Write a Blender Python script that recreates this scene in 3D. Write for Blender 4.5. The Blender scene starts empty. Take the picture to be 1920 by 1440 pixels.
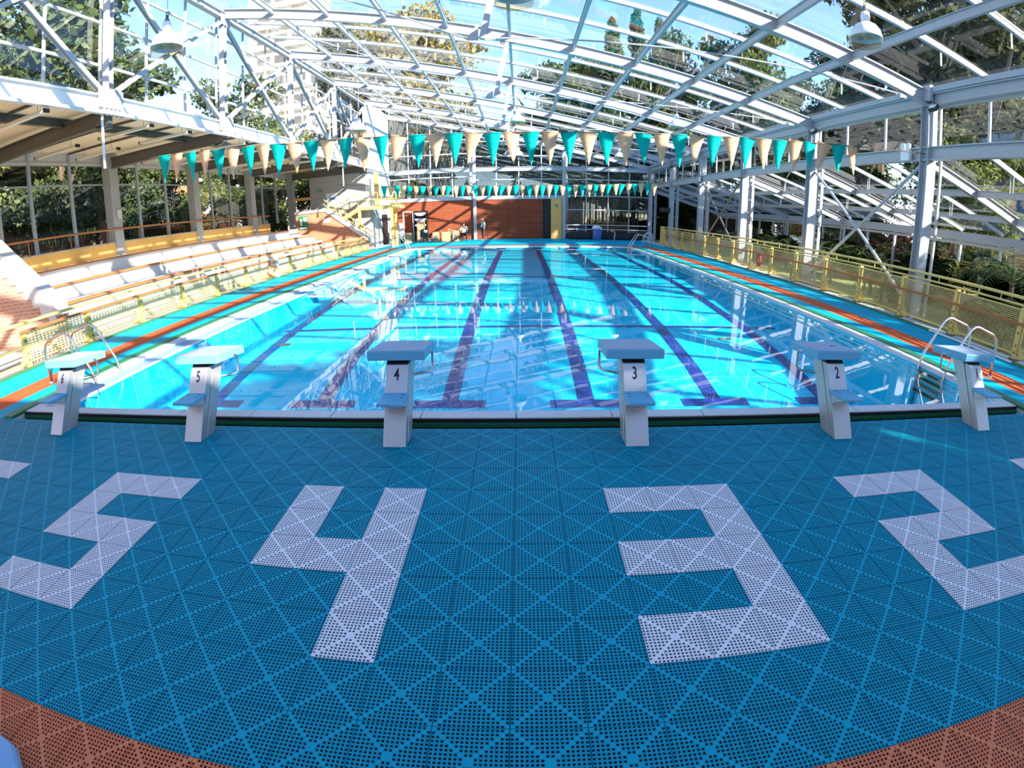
import bpy, bmesh, math, random
from math import sin, cos, pi, radians, atan2, sqrt
from mathutils import Vector, Matrix

random.seed(7)
SC = bpy.context.scene
COL = SC.collection

# ------------------------------------------------------------------ camera
cd = bpy.data.cameras.new('camera')
cam = bpy.data.objects.new('camera', cd); COL.objects.link(cam)
R_ = Vector((0.99981386, 0.01529112, -0.01176531))
U_ = Vector((0.00600379, 0.33294754, 0.94292624))
F_ = Vector((-0.01833563, 0.94282136, -0.33279376))
cam.matrix_world = Matrix(((R_.x, U_.x, -F_.x, 0.0517), (R_.y, U_.y, -F_.y, -3.2532),
                           (R_.z, U_.z, -F_.z, 1.9927), (0, 0, 0, 1)))
cd.type = 'PANO'                       # the photo is a very wide action-camera picture: real barrel distortion
cd.sensor_fit = 'HORIZONTAL'; cd.sensor_width = 36.0; cd.sensor_height = 27.0
def _set(o, k, v):
    if hasattr(o, k): setattr(o, k, v)
for tgt in (cd, getattr(cd, 'cycles', None)):
    if tgt is None: continue
    try:
        tgt.panorama_type = 'FISHEYE_LENS_POLYNOMIAL'
        tgt.fisheye_fov = radians(170)
        tgt.fisheye_polynomial_k0 = 0.0
        tgt.fisheye_polynomial_k1 = -5.68244234e-02
        tgt.fisheye_polynomial_k2 = -6.27792199e-06
        tgt.fisheye_polynomial_k3 = 1.35999649e-05
        tgt.fisheye_polynomial_k4 = -1.84841282e-07
    except Exception: pass
cd.clip_start = 0.02; cd.clip_end = 500
SC.camera = cam

# ------------------------------------------------------------------ light
SC.view_settings.view_transform = 'Standard'; SC.view_settings.look = 'None'
SC.view_settings.gamma = 1.0; SC.view_settings.use_curve_mapping = False
SC.view_settings.exposure = 1.24
SUN_DIR = Vector((-1.64, 1.33, -1.0)).normalized()
sl = bpy.data.lights.new('sun', 'SUN'); sl.energy = 7.8; sl.angle = radians(0.55); sl.color = (1.0, 0.93, 0.82)
so = bpy.data.objects.new('sun', sl); COL.objects.link(so)
so.rotation_euler = SUN_DIR.to_track_quat('-Z', 'Y').to_euler(); so.location = (20, -20, 25)
W = bpy.data.worlds.new('sky'); SC.world = W; W.use_nodes = True
nt = W.node_tree; nt.nodes.clear()
wo = nt.nodes.new('ShaderNodeOutputWorld'); bg = nt.nodes.new('ShaderNodeBackground')
sk = nt.nodes.new('ShaderNodeTexSky'); sk.sky_type = 'NISHITA'; sk.sun_disc = False
sk.sun_elevation = radians(28); sk.sun_rotation = radians(129); sk.altitude = 2500; sk.air_density = 1.0; sk.dust_density = 0.25; sk.ozone_density = 1.2
tc = nt.nodes.new('ShaderNodeTexCoord'); mp = nt.nodes.new('ShaderNodeMapping'); mp.inputs['Scale'].default_value = (1.2, 1.2, 3.0)
nz = nt.nodes.new('ShaderNodeTexNoise'); nz.inputs['Scale'].default_value = 2.2; nz.inputs['Detail'].default_value = 7; nz.inputs['Roughness'].default_value = .6
rp = nt.nodes.new('ShaderNodeValToRGB'); rp.color_ramp.elements[0].position = .60; rp.color_ramp.elements[1].position = 1.0
mx = nt.nodes.new('ShaderNodeMix'); mx.data_type = 'RGBA'
mx.inputs['B'].default_value = (4.0, 4.4, 5.0, 1)
L = nt.links.new
L(tc.outputs['Generated'], mp.inputs['Vector']); L(mp.outputs['Vector'], nz.inputs['Vector']); L(nz.outputs['Fac'], rp.inputs['Fac'])
L(rp.outputs['Color'], mx.inputs['Factor']); L(sk.outputs['Color'], mx.inputs['A']); hs = nt.nodes.new('ShaderNodeHueSaturation'); hs.inputs['Saturation'].default_value = 1.08; L(mx.outputs['Result'], hs.inputs['Color']); tn = nt.nodes.new('ShaderNodeMix'); tn.data_type = 'RGBA'; tn.blend_type = 'MULTIPLY'; tn.inputs['Factor'].default_value = 1.0; tn.inputs['B'].default_value = (1.0, .96, 1.0, 1); L(hs.outputs['Color'], tn.inputs['A']); L(tn.outputs['Result'], bg.inputs['Color'])
bg.inputs['Strength'].default_value = 0.24
L(bg.outputs['Background'], wo.inputs['Surface'])
try:
    SC.cycles.max_bounces = 10; SC.cycles.diffuse_bounces = 4; SC.cycles.glossy_bounces = 3
    SC.cycles.transmission_bounces = 4; SC.cycles.transparent_max_bounces = 28
    SC.cycles.use_denoising = True; SC.cycles.sample_clamp_indirect = 6.0
    SC.cycles.caustics_reflective = False; SC.cycles.caustics_refractive = False
except Exception: pass

# ------------------------------------------------------------------ materials
class N:
    """tiny node-graph helper"""
    def __init__(s, name):
        s.m = bpy.data.materials.new(name); s.m.use_nodes = True; s.t = s.m.node_tree; s.t.nodes.clear()
        s.out = s.t.nodes.new('ShaderNodeOutputMaterial')
    def n(s, k, **kw):
        x = s.t.nodes.new('ShaderNode' + k)
        for a, b in kw.items(): setattr(x, a, b)
        return x
    def put(s, v, sock):
        if isinstance(v, bpy.types.NodeSocket): s.t.links.new(v, sock)
        else: sock.default_value = v
    def M(s, op, a, b=None, c=None):
        x = s.n('Math', operation=op)
        for i, v in enumerate((a, b, c)):
            if v is not None: s.put(v, x.inputs[i])
        return x.outputs[0]
    def mix(s, f, a, b):
        x = s.n('Mix', data_type='RGBA'); s.put(f, x.inputs['Factor']); s.put(a, x.inputs['A']); s.put(b, x.inputs['B']); return x.outputs['Result']
    def bsdf(s, col, rough=.5, metal=0., spec=.5, normal=None, coat=0.):
        x = s.n('BsdfPrincipled'); s.put(col, x.inputs['Base Color']); s.put(rough, x.inputs['Roughness']); s.put(metal, x.inputs['Metallic'])
        s.put(spec, x.inputs['Specular IOR Level'])
        if normal is not None: s.put(normal, x.inputs['Normal'])
        if coat: x.inputs['Coat Weight'].default_value = coat
        return x.outputs[0]
    def shmix(s, f, a, b):
        x = s.n('MixShader'); s.put(f, x.inputs[0]); s.put(a, x.inputs[1]); s.put(b, x.inputs[2]); return x.outputs[0]
    def pos(s):
        g = s.n('NewGeometry'); sp = s.n('SeparateXYZ'); s.t.links.new(g.outputs['Position'], sp.inputs[0]); return sp.outputs
    def obj(s):
        g = s.n('TexCoord'); return g.outputs['Object']
    def schlick(s, f0, mul=1.0, normal=None):
        """two-sided Fresnel reflectance of a thin sheet"""
        g = s.n('NewGeometry'); d = s.n('VectorMath', operation='DOT_PRODUCT')
        s.put(g.outputs['Incoming'], d.inputs[0]); s.put(normal if normal is not None else g.outputs['Normal'], d.inputs[1])
        c = s.M('ABSOLUTE', d.outputs['Value']); k = s.M('POWER', s.M('SUBTRACT', 1.0, s.M('MINIMUM', c, 1.0)), 5.0)
        return s.M('MINIMUM', s.M('MULTIPLY', s.M('MULTIPLY_ADD', k, 1 - f0, f0), mul), 1.0)
    def noise(s, scale, detail=3, vec=None, rough=.5):
        x = s.n('TexNoise'); x.inputs['Scale'].default_value = scale; x.inputs['Detail'].default_value = detail; x.inputs['Roughness'].default_value = rough
        if vec is None: vec = s.obj()
        s.put(vec, x.inputs['Vector']); return x.outputs['Fac']
    def done(s, sh): s.t.links.new(sh, s.out.inputs['Surface']); return s.m

def c4(c): return (c[0], c[1], c[2], 1.0)
def plain(name, col, rough=.5, metal=0., var=.12, scale=6., spec=.5, bump=0.):
    g = N(name); f = g.noise(scale, 4)
    a = tuple(max(0, x * (1 - var)) for x in col); b = tuple(min(1, x * (1 + var)) for x in col)
    nrm = None
    if bump:
        bp = g.n('Bump'); bp.inputs['Strength'].default_value = bump; bp.inputs['Distance'].default_value = .02; g.put(f, bp.inputs['Height']); nrm = bp.outputs[0]
    return g.done(g.bsdf(g.mix(f, c4(a), c4(b)), rough, metal, spec, nrm))

def perforated(name, col, rib):
    """interlocking plastic floor tile, 1/3 m, real see-through square holes, solid diagonal ribs"""
    g = N(name); p = g.pos(); M = g.M
    u = M('FRACT', M('MULTIPLY_ADD', p[0], 3.0, 300.0)); v = M('FRACT', M('MULTIPLY_ADD', p[1], 3.0, 300.0))
    cu = M('MULTIPLY', u, 16.0); cv = M('MULTIPLY', v, 16.0)
    iu = M('FLOOR', cu); iv = M('FLOOR', cv)
    hu = M('LESS_THAN', M('ABSOLUTE', M('SUBTRACT', M('FRACT', cu), .5)), .29)
    hv = M('LESS_THAN', M('ABSOLUTE', M('SUBTRACT', M('FRACT', cv), .5)), .29)
    d1 = M('ABSOLUTE', M('SUBTRACT', iu, iv)); d2 = M('ABSOLUTE', M('SUBTRACT', M('ADD', iu, iv), 15.0))
    md = M('MINIMUM', d1, d2); off = M('GREATER_THAN', md, .5)
    ce = M('GREATER_THAN', M('MAXIMUM', M('ABSOLUTE', M('SUBTRACT', iu, 7.5)), M('ABSOLUTE', M('SUBTRACT', iv, 7.5))), 1.2)
    hole = M('MULTIPLY', M('MULTIPLY', hu, hv), M('MULTIPLY', off, ce))
    ju = M('MINIMUM', u, M('SUBTRACT', 1.0, u)); jv = M('MINIMUM', v, M('SUBTRACT', 1.0, v))
    joint = M('LESS_THAN', M('MINIMUM', ju, jv), .006)
    hole = M('MAXIMUM', hole, joint)
    ribm = M('SUBTRACT', 1.0, off)
    f = g.noise(1.3, 4); f2 = g.noise(60, 2)
    base = g.mix(M('MULTIPLY', f, .25), c4(col), c4(tuple(x * .7 for x in col)))
    colr = g.mix(M('MULTIPLY', ribm, .6), base, c4(rib))
    tr = g.n('BsdfTransparent')
    return g.done(g.shmix(hole, g.bsdf(colr, M('MULTIPLY_ADD', f2, .2, .45), 0, .15), tr.outputs[0]))

def tiled(name, col, joint=(.1, .1, .1), size=3.0, w=.02):
    g = N(name); p = g.pos(); M = g.M
    u = M('FRACT', M('MULTIPLY_ADD', p[0], size, 300.0)); v = M('FRACT', M('MULTIPLY_ADD', p[1], size, 300.0))
    ju = M('MINIMUM', u, M('SUBTRACT', 1.0, u)); jv = M('MINIMUM', v, M('SUBTRACT', 1.0, v))
    j = M('LESS_THAN', M('MINIMUM', ju, jv), w)
    f = g.noise(2.0, 4)
    c = g.mix(f, c4(tuple(x * .85 for x in col)), c4(col))
    return g.done(g.bsdf(g.mix(M('MULTIPLY', j, .5), c, c4(joint)), .6, 0, .08))

def brick(name, c1, c2, mortar, sc, axes='xz', bw=.5, rh=.25, ms=.02):
    g = N(name); p = g.pos(); cb = g.n('CombineXYZ')
    i = {'x': 0, 'y': 1, 'z': 2}
    g.put(p[i[axes[0]]], cb.inputs[0]); g.put(p[i[axes[1]]], cb.inputs[1])
    b = g.n('TexBrick'); g.put(cb.outputs[0], b.inputs['Vector']); b.inputs['Scale'].default_value = sc
    b.inputs['Color1'].default_value = c4(c1); b.inputs['Color2'].default_value = c4(c2); b.inputs['Mortar'].default_value = c4(mortar)
    b.inputs['Brick Width'].default_value = bw; b.inputs['Row Height'].default_value = rh; b.inputs['Mortar Size'].default_value = ms
    f = g.noise(3, 4); col = g.mix(g.M('MULTIPLY', f, .5), b.outputs['Color'], c4(tuple(x * .6 for x in c1)))
    bp = g.n('Bump'); bp.inputs['Strength'].default_value = .5; bp.inputs['Distance'].default_value = .01; bp.invert = True
    g.put(b.outputs['Fac'], bp.inputs['Height'])
    return g.done(g.bsdf(col, .8, 0, .2, bp.outputs[0]))

def glass(name, tint=(.93, .95, .95), refl=1.6):
    g = N(name); tr = g.n('BsdfTransparent'); tr.inputs[0].default_value = c4(tint)
    gl = g.n('BsdfGlossy'); gl.inputs['Roughness'].default_value = .02; gl.inputs[0].default_value = (1, 1, 1, 1)
    return g.done(g.shmix(g.schlick(.042, refl), tr.outputs[0], gl.outputs[0]))

def water_mat():
    g = N('pool water'); tr = g.n('BsdfTransparent'); tr.inputs[0].default_value = (.90, .98, 1.0, 1)
    f1 = g.noise(1.1, 2); f2 = g.noise(4.0, 2)
    bp = g.n('Bump'); bp.inputs['Strength'].default_value = .018; bp.inputs['Distance'].default_value = .05
    g.put(g.M('ADD', f1, g.M('MULTIPLY', f2, .3)), bp.inputs['Height'])
    gl = g.n('BsdfGlossy'); gl.inputs['Roughness'].default_value = .015; g.put(bp.outputs[0], gl.inputs['Normal'])
    return g.done(g.shmix(g.schlick(.022, 1.0, bp.outputs[0]), tr.outputs[0], gl.outputs[0]))

def leafmat(name, cols, trans=.35):
    g = N(name); ge = g.n('NewGeometry'); r = g.n('ValToRGB')
    g.put(ge.outputs['Random Per Island'], r.inputs[0])
    el = r.color_ramp.elements
    el[0].color = c4(cols[0]); el[1].color = c4(cols[-1])
    for i, c in enumerate(cols[1:-1]):
        e = el.new((i + 1) / (len(cols) - 1)); e.color = c4(c)
    d = g.n('BsdfDiffuse'); t = g.n('BsdfTranslucent'); g.put(r.outputs[0], d.inputs[0]); g.put(r.outputs[0], t.inputs[0])
    return g.done(g.shmix(trans, d.outputs[0], t.outputs[0]))

def cloth(name, col, trans=.3):
    g = N(name); f = g.noise(8, 3); c = g.mix(f, c4(tuple(x * .88 for x in col)), c4(col))
    t = g.n('BsdfTranslucent'); g.put(c, t.inputs[0])
    return g.done(g.shmix(trans, g.bsdf(c, .7, 0, .2), t.outputs[0]))

def meshmat(name, col, axes='yz', pitch=.03, wire=.27, pitch2=None, wire2=None):
    pitch2 = pitch2 or pitch; wire2 = wire2 or wire
    g = N(name); p = g.pos(); i = {'x': 0, 'y': 1, 'z': 2}; M = g.M
    a = M('GREATER_THAN', M('FRACT', M('MULTIPLY_ADD', p[i[axes[0]]], 1 / pitch, 900)), wire)
    b = M('GREATER_THAN', M('FRACT', M('MULTIPLY_ADD', p[i[axes[1]]], 1 / pitch2, 900)), wire2)
    tr = g.n('BsdfTransparent')
    return g.done(g.shmix(M('MULTIPLY', a, b), g.bsdf(c4(col), .5), tr.outputs[0]))

m = {}
m['deck_blue'] = perforated('blue perforated tile', (.005, .33, .45), (.006, .42, .56))
m['deck_orange'] = perforated('terracotta perforated tile', (.84, .22, .095), (.90, .28, .12))
m['deck_white'] = perforated('white perforated tile', (.93, .87, .87), (.95, .91, .91))
m['side_blue'] = tiled('blue side tile', (.0, .42, .58), (.0, .20, .36))
m['side_orange'] = tiled('orange side tile', (.72, .13, .045), (.4, .07, .02))
m['green'] = plain('green edge strip', (.02, .17, .075), .5)
m['subfloor'] = plain('dark subfloor', (.012, .014, .022), .8)
m['drain'] = plain('dark drain and curb shade', (.006, .012, .01), .8)
m['coping'] = plain('white coping stone', (.72, .70, .70), .5, var=.08)
m['gutter'] = tiled('pale gutter grate', (.34, .52, .68), (.2, .35, .5), 8.0, .1)
m['pool'] = tiled('pool cyan tile', (.01, .76, .97), (.2, .82, .97), 1.0, .012)
m['lane'] = plain('navy lane line tile', (.015, .035, .26), .35, var=.25, scale=20)
m['water'] = water_mat()
m['concrete'] = plain('grey concrete', (.42, .40, .38), .85, var=.15, scale=3, bump=.2)
m['concrete_lt'] = plain('pale concrete', (.66, .63, .59), .8, var=.08, scale=2)
m['ground'] = plain('garden soil and lawn', (.10, .12, .035), .95, var=.5, scale=.6)
m['lawn'] = plain('dry lawn', (.30, .30, .10), .95, var=.35, scale=1.5)
m['steel'] = plain('light grey painted steel', (.40, .42, .45), .4, var=.06)
m['steel_w'] = plain('white painted steel', (.40, .39, .40), .4, var=.05)
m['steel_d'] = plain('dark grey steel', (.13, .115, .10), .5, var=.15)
m['chord'] = plain('white chord paint', (.74, .73, .72), .4, var=.04)
m['alu'] = plain('white aluminium profile', (.46, .46, .47), .35, var=.04)
m['glass'] = glass('window glass')
m['glass_roof'] = glass('roof glass', (.88, .93, .94), .8)
m['cream'] = plain('cream ceiling board', (.92, .73, .47), .8, var=.06)
m['fascia'] = plain('off white fascia', (.62, .58, .54), .8, var=.05)
m['ochre'] = plain('ochre painted wall', (.84, .47, .13), .8, var=.08)
m['brown'] = plain('brown painted wood', (.42, .16, .05), .5, var=.15)
m['yellow'] = plain('yellow painted steel', (.82, .58, .17), .45, var=.06)
m['yellow_mesh'] = meshmat('yellow mesh', (.80, .58, .22), pitch=.04, wire=.24)
m['yellow_slot'] = meshmat('yellow slotted mesh', (.82, .62, .25), pitch=.10, wire=.30, pitch2=.048, wire2=.45)
m['brick_l'] = brick('pink brick', (.56, .27, .19), (.68, .36, .26), (.74, .56, .44), 2.0, 'xz', .5, .17, .022)
m['brick_o'] = brick('orange brick', (.55, .20, .10), (.62, .27, .15), (.68, .42, .30), 2.2, 'xz')
m['slats'] = brick('red brown slats', (.34, .075, .03), (.44, .11, .05), (.05, .012, .008), 1.0, 'xz', 1.65, .105, .016)
m['bld_brick'] = brick('house brick', (.55, .22, .10), (.62, .28, .14), (.5, .35, .25), 2.0, 'yz')
m['white_wall'] = plain('white wall', (.84, .82, .79), .8, var=.05, scale=1)
m['tower'] = plain('cream tower wall', (.72, .62, .50), .8, var=.06)
m['inox'] = plain('stainless steel', (.62, .60, .58), .28, metal=1.0, var=.06, scale=3)
m['inox_m'] = plain('brushed block steel', (.60, .58, .57), .42, metal=.75, var=.08, scale=4)
m['block_blue'] = plain('pale blue block', (.15, .47, .66), .5, var=.05)
m['block_top'] = plain('grey blue grip top', (.36, .45, .55), .75, var=.08, scale=60)
m['pavilion'] = plain('dark brown boards', (.030, .016, .010), .8, var=.3)
m['black'] = plain('black', (.012, .012, .014), .5)
m['ink'] = plain('black ink', (.01, .01, .015), .5)
m['teal'] = cloth('teal pennant', (.0, .55, .47)); m['peach'] = cloth('peach pennant', (.92, .58, .35))
m['rope'] = plain('dark rope', (.12, .05, .03), .8)
m['lamp_w'] = plain('white enamel', (.80, .82, .82), .25); m['lamp_g'] = glass('green lamp skirt', (.50, .78, .70), 1.0); m['lamp_warm'] = glass('warm lit lamp skirt', (.86, .78, .62), 1.0)  # left skirts: warm light seen through them put into a beige tint
m['lamp_m'] = plain('polished aluminium', (.78, .78, .80), .22, metal=.8)
m['tube'] = plain('cream tube fitting', (.80, .72, .58), .5)
m['red'] = plain('red rubber hose', (.55, .10, .08), .45); m['lifering'] = plain('orange ring', (.85, .25, .10), .5)
m['white'] = plain('white plastic', (.82, .82, .82), .4, var=.03)
m['sign_g'] = plain('green sign', (.01, .22, .10), .5); m['sign_b'] = plain('blue print', (.12, .28, .55), .6)
m['card'] = plain('cardboard', (.42, .26, .14), .85, var=.12, scale=9); m['card_d'] = plain('cardboard print', (.14, .13, .12), .8)
m['blueplastic'] = plain('blue plastic', (.05, .13, .38), .4); m['waterjug'] = plain('translucent blue jug', (.35, .42, .62), .15)
m['lightblue'] = plain('light blue foam', (.26, .48, .75), .6)
m['bark'] = plain('bark', (.11, .075, .05), .9, var=.4, scale=5, bump=.5); m['bark_w'] = plain('pale bark', (.45, .38, .32), .8, var=.3, scale=6)
m['leaf'] = leafmat('mid green leaf', [(.035, .065, .02), (.08, .115, .04), (.15, .18, .07), (.06, .09, .035)])
m['leaf_shade'] = leafmat('shaded leaf', [(.006, .014, .005), (.014, .028, .009), (.05, .075, .025), (.009, .018, .006)])  # shade among the trees put into a darker leaf colour
m['leaf_y'] = leafmat('yellow green leaf', [(.09, .12, .03), (.19, .22, .06), (.28, .29, .11), (.08, .11, .04)])
m['leaf_p'] = leafmat('pine needle', [(.03, .045, .015), (.08, .09, .035), (.13, .13, .06), (.05, .06, .03)])
m['leaf_g'] = leafmat('grey hanging leaf', [(.07, .07, .04), (.13, .125, .08), (.19, .175, .12), (.05, .055, .03)])
m['leaf_o'] = leafmat('ochre leaf', [(.30, .19, .05), (.42, .30, .10), (.22, .20, .06), (.16, .17, .05)])
m['frond'] = leafmat('palm frond', [(.06, .10, .04), (.13, .18, .07), (.26, .28, .13)])
m['flower'] = leafmat('pink flower', [(.45, .12, .12), (.10, .16, .05), (.06, .11, .03), (.3, .12, .12)])
m['skin'] = plain('skin', (.42, .22, .14), .5); m['hair'] = plain('dark hair', (.02, .015, .012), .6)
m['shirt'] = plain('grey shirt', (.42, .43, .41), .8); m['polo'] = plain('pale blue shirt', (.50, .58, .72), .8); m['trouser'] = plain('black trousers', (.012, .012, .016), .8)

# ------------------------------------------------------------------ mesh helpers
class MB:
    def __init__(s): s.v = []; s.f = []
    def add(s, vs, fs):
        o = len(s.v); s.v += [tuple(p) for p in vs]; s.f += [tuple(i + o for i in f) for f in fs]; return s
    def box(s, x0, x1, y0, y1, z0, z1):
        vs = [(x, y, z) for x in (x0, x1) for y in (y0, y1) for z in (z0, z1)]
        return s.add(vs, [(0, 1, 3, 2), (4, 6, 7, 5), (0, 4, 5, 1), (2, 3, 7, 6), (0, 2, 6, 4), (1, 5, 7, 3)])
    def quad(s, a, b, c, d): return s.add([a, b, c, d], [(0, 1, 2, 3)])
    def bar(s, p, q, w, h, up=(0, 0, 1), dn=0.0):
        """rectangular bar from p to q: w sideways, h along up"""
        p = Vector(p); q = Vector(q); d = (q - p).normalized(); up = Vector(up)
        if abs(d.dot(up)) > .99: up = Vector((0, 1, 0))
        sd = d.cross(up).normalized(); u = sd.cross(d).normalized()
        vs = [e + sd * a * w / 2 + u * (b * h / 2 - dn) for e in (p, q) for a, b in ((-1, -1), (1, -1), (1, 1), (-1, 1))]
        return s.add(vs, [(0, 3, 2, 1), (4, 5, 6, 7), (0, 1, 5, 4), (1, 2, 6, 5), (2, 3, 7, 6), (3, 0, 4, 7)])
    def ibeam(s, p, q, w, h, t=.02, up=(0, 0, 1)):
        p = Vector(p); q = Vector(q); d = (q - p).normalized(); up = Vector(up)
        if abs(d.dot(up)) > .99: up = Vector((0, 1, 0))
        sd = d.cross(up).normalized(); u = sd.cross(d).normalized()
        s.bar(p, q, t, h - 2 * t, u); o = u * (h / 2 - t / 2)
        s.bar(p + o, q + o, w, t, u); s.bar(p - o, q - o, w, t, u); return s
    def tube(s, pts, r, n=8, caps=True):
        pts = [Vector(p) for p in pts]; rings = []
        rs = r if isinstance(r, (list, tuple)) else [r] * len(pts)
        prev = None
        for i, p in enumerate(pts):
            d = (pts[min(i + 1, len(pts) - 1)] - pts[max(i - 1, 0)]).normalized()
            if prev is None:
                a = Vector((0, 0, 1)) if abs(d.z) < .9 else Vector((1, 0, 0)); sd = d.cross(a).normalized()
            else: sd = (prev - d * prev.dot(d)).normalized()
            prev = sd; u = d.cross(sd)
            rings.append([p + (sd * cos(2 * pi * k / n) + u * sin(2 * pi * k / n)) * rs[i] for k in range(n)])
        vs = [v for rg in rings for v in rg]; fs = []
        for i in range(len(pts) - 1):
            for k in range(n):
                k2 = (k + 1) % n; fs.append((i * n + k, i * n + k2, (i + 1) * n + k2, (i + 1) * n + k))
        if caps: fs += [tuple(range(n))[::-1], tuple((len(pts) - 1) * n + k for k in range(n))]
        return s.add(vs, fs)
    def lathe(s, prof, c=(0, 0, 0), n=20):
        vs = []; fs = []
        for r, z in prof:
            for k in range(n): vs.append((c[0] + r * cos(2 * pi * k / n), c[1] + r * sin(2 * pi * k / n), c[2] + z))
        for i in range(len(prof) - 1):
            for k in range(n):
                k2 = (k + 1) % n; fs.append((i * n + k, i * n + k2, (i + 1) * n + k2, (i + 1) * n + k))
        return s.add(vs, fs)
    def prism(s, poly, ext):
        """poly: list of 3D points in a plane, ext: extrusion vector"""
        e = Vector(ext); n = len(poly); vs = [Vector(p) for p in poly] + [Vector(p) + e for p in poly]
        fs = [tuple(range(n))[::-1], tuple(range(n, 2 * n))] + [(i, (i + 1) % n, n + (i + 1) % n, n + i) for i in range(n)]
        return s.add(vs, fs)
    def torus(s, c, R, r, axis='x', n=24, k=8):
        pts = []
        for i in range(n):
            a = 2 * pi * i / n
            for j in range(k):
                b = 2 * pi * j / k; q = (R + r * cos(b))
                x, y, z = r * sin(b), q * cos(a), q * sin(a)
                if axis == 'z': x, y, z = y, z, x
                if axis == 'y': x, y, z = y, x, z
                pts.append((c[0] + x, c[1] + y, c[2] + z))
        fs = [(i * k + j, ((i + 1) % n) * k + j, ((i + 1) % n) * k + (j + 1) % k, i * k + (j + 1) % k) for i in range(n) for j in range(k)]
        return s.add(pts, fs)
    def ball(s, c, rx, ry, rz, n=12, k=8):
        vs = []; fs = []
        for i in range(k + 1):
            t = pi * i / k
            for j in range(n):
                a = 2 * pi * j / n; vs.append((c[0] + rx * sin(t) * cos(a), c[1] + ry * sin(t) * sin(a), c[2] + rz * cos(t)))
        for i in range(k):
            for j in range(n):
                j2 = (j + 1) % n; fs.append((i * n + j, (i + 1) * n + j, (i + 1) * n + j2, i * n + j2))
        return s.add(vs, fs)
    def build(s, name, mat, parent=None, smooth=False, bevel=0.):
        me = bpy.data.meshes.new(name); me.from_pydata(s.v, [], s.f); me.update()
        bm = bmesh.new(); bm.from_mesh(me); bmesh.ops.recalc_face_normals(bm, faces=bm.faces); bm.to_mesh(me); bm.free()
        o = bpy.data.objects.new(name, me); COL.objects.link(o); me.materials.append(m[mat] if isinstance(mat, str) else mat)
        if smooth:
            for p in me.polygons: p.use_smooth = True
        if bevel:
            b = o.modifiers.new('bevel', 'BEVEL'); b.width = bevel; b.segments = 2; b.limit_method = 'ANGLE'
        if parent is not None: o.parent = parent
        return o

def tag(o, label, cat, group=None):
    o['label'] = label; o['category'] = cat
    if group: o['group'] = group
    return o
def struct(o): o['kind'] = 'structure'; return o
def thing(name, label, cat, loc=(0, 0, 0), rz=0., group=None):
    o = bpy.data.objects.new(name, None); COL.objects.link(o); o.location = loc; o.rotation_euler = (0, 0, rz); o.empty_display_size = .1
    return tag(o, label, cat, group)
def sgroup(name, loc=(0, 0, 0)):
    o = bpy.data.objects.new(name, None); COL.objects.link(o); o.location = loc; return struct(o)
KIDS = {}
def kids(o): return [c for c in COL.objects if c.parent == o]
def dup(root, loc, rz=None, label=None, scale=None):
    r = root.copy(); COL.objects.link(r); r.location = loc
    if rz is not None: r.rotation_euler = (0, 0, rz)
    if scale is not None: r.scale = scale if isinstance(scale, (tuple, list)) else (scale,) * 3
    if label: r['label'] = label
    for ch in kids(root):
        c = ch.copy(); COL.objects.link(c); c.parent = r
        for gch in kids(ch):
            d = gch.copy(); COL.objects.link(d); d.parent = c
    return r

# ================================================================== SETTING
T = 1 / 3.0
FR = [-3.9, 1.8, 7.5, 13.2, 18.9, 24.6, 30.3, 36.0]
YB = -6.6; YF = 36.0; XL = -10.1; XR = 10.15; XW = -15.9; XE = 15.75
def zr(x): return 10.0 - (x + 10.1) * 4.3 / 20.25
def zl(x): return 4.02 - (x - 10.2) * (1.50 / 5.5)          # lean-to roof line

# ground, decks
b = MB()
for q in ((-90, -10, -40, 120), (9.7, 90, -40, 120), (-10, 9.7, 28.5, 120), (-10, 9.7, -40, .9)): b.box(q[0], q[1], q[2], q[3], -.5, -.34)
struct(b.build('ground', 'ground'))
struct(MB().box(10.0, 40, -10, 60, -.34, -.06).build('lawn_ground', 'lawn'))
struct(MB().box(-16.4, 10.4, YB, 1.12, -.34, -.035).build('floor_base', 'subfloor'))
struct(MB().box(-16.4, 10.4, YB, -7 * T, -.006, 0).build('floor_terracotta', 'deck_orange'))
struct(MB().box(-10.0, 10.4, -7 * T, 1.11, -.006, 0).build('floor_blue', 'deck_blue'))
struct(MB().box(-6.98, 6.98, 1.11, 1.37, -.34, -.12).build('floor_drain', 'drain'))
struct(MB().box(-6.84, 6.84, 1.335, 1.352, -.088, -.045).build('trim_1', 'green'))
struct(MB().box(-6.84, 6.84, 1.352, 1.369, -.12, -.008).build('trim_curb_shade', 'drain'))  # coping face painted black: shadow around the green strip put into colour
# side walkways
for s, nm in ((-1, 'left'), (1, 'right')):
    def sx(a, b): return (min(a * s, b * s), max(a * s, b * s))
    y0, y1 = 1.12, 35.9
    a = sx(6.84, 9.9); struct(MB().box(a[0], a[1], y0, y1, -.34, -.02).build('floor_slab_' + nm, 'concrete_lt'))
    a = sx(6.84, 7.03); struct(MB().box(a[0], a[1], y0, 27.6, -.02, .022).build('trim_edge_' + nm, 'green'))
    a = sx(7.03, 7.5); struct(MB().box(a[0], a[1], y0, 27.6, -.02, 0).build('floor_inner_' + nm, 'side_blue'))
    a = sx(7.5, 8.15); struct(MB().box(a[0], a[1], y0, 28.3, -.02, 0).build('floor_orange_' + nm, 'side_orange'))
    a = sx(8.15, 9.2); struct(MB().box(a[0], a[1], y0, y1, -.02, 0).build('floor_outer_' + nm, 'side_blue'))
    a = sx(9.2, 9.40); struct(MB().box(a[0], a[1], y0, 28.5, -.02, .022).build('trim_outer_' + nm, 'green'))
struct(MB().box(-10.0, -9.34, -7 * T, 1.12, -.0, .002).build('floor_corner', 'side_blue'))
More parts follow.
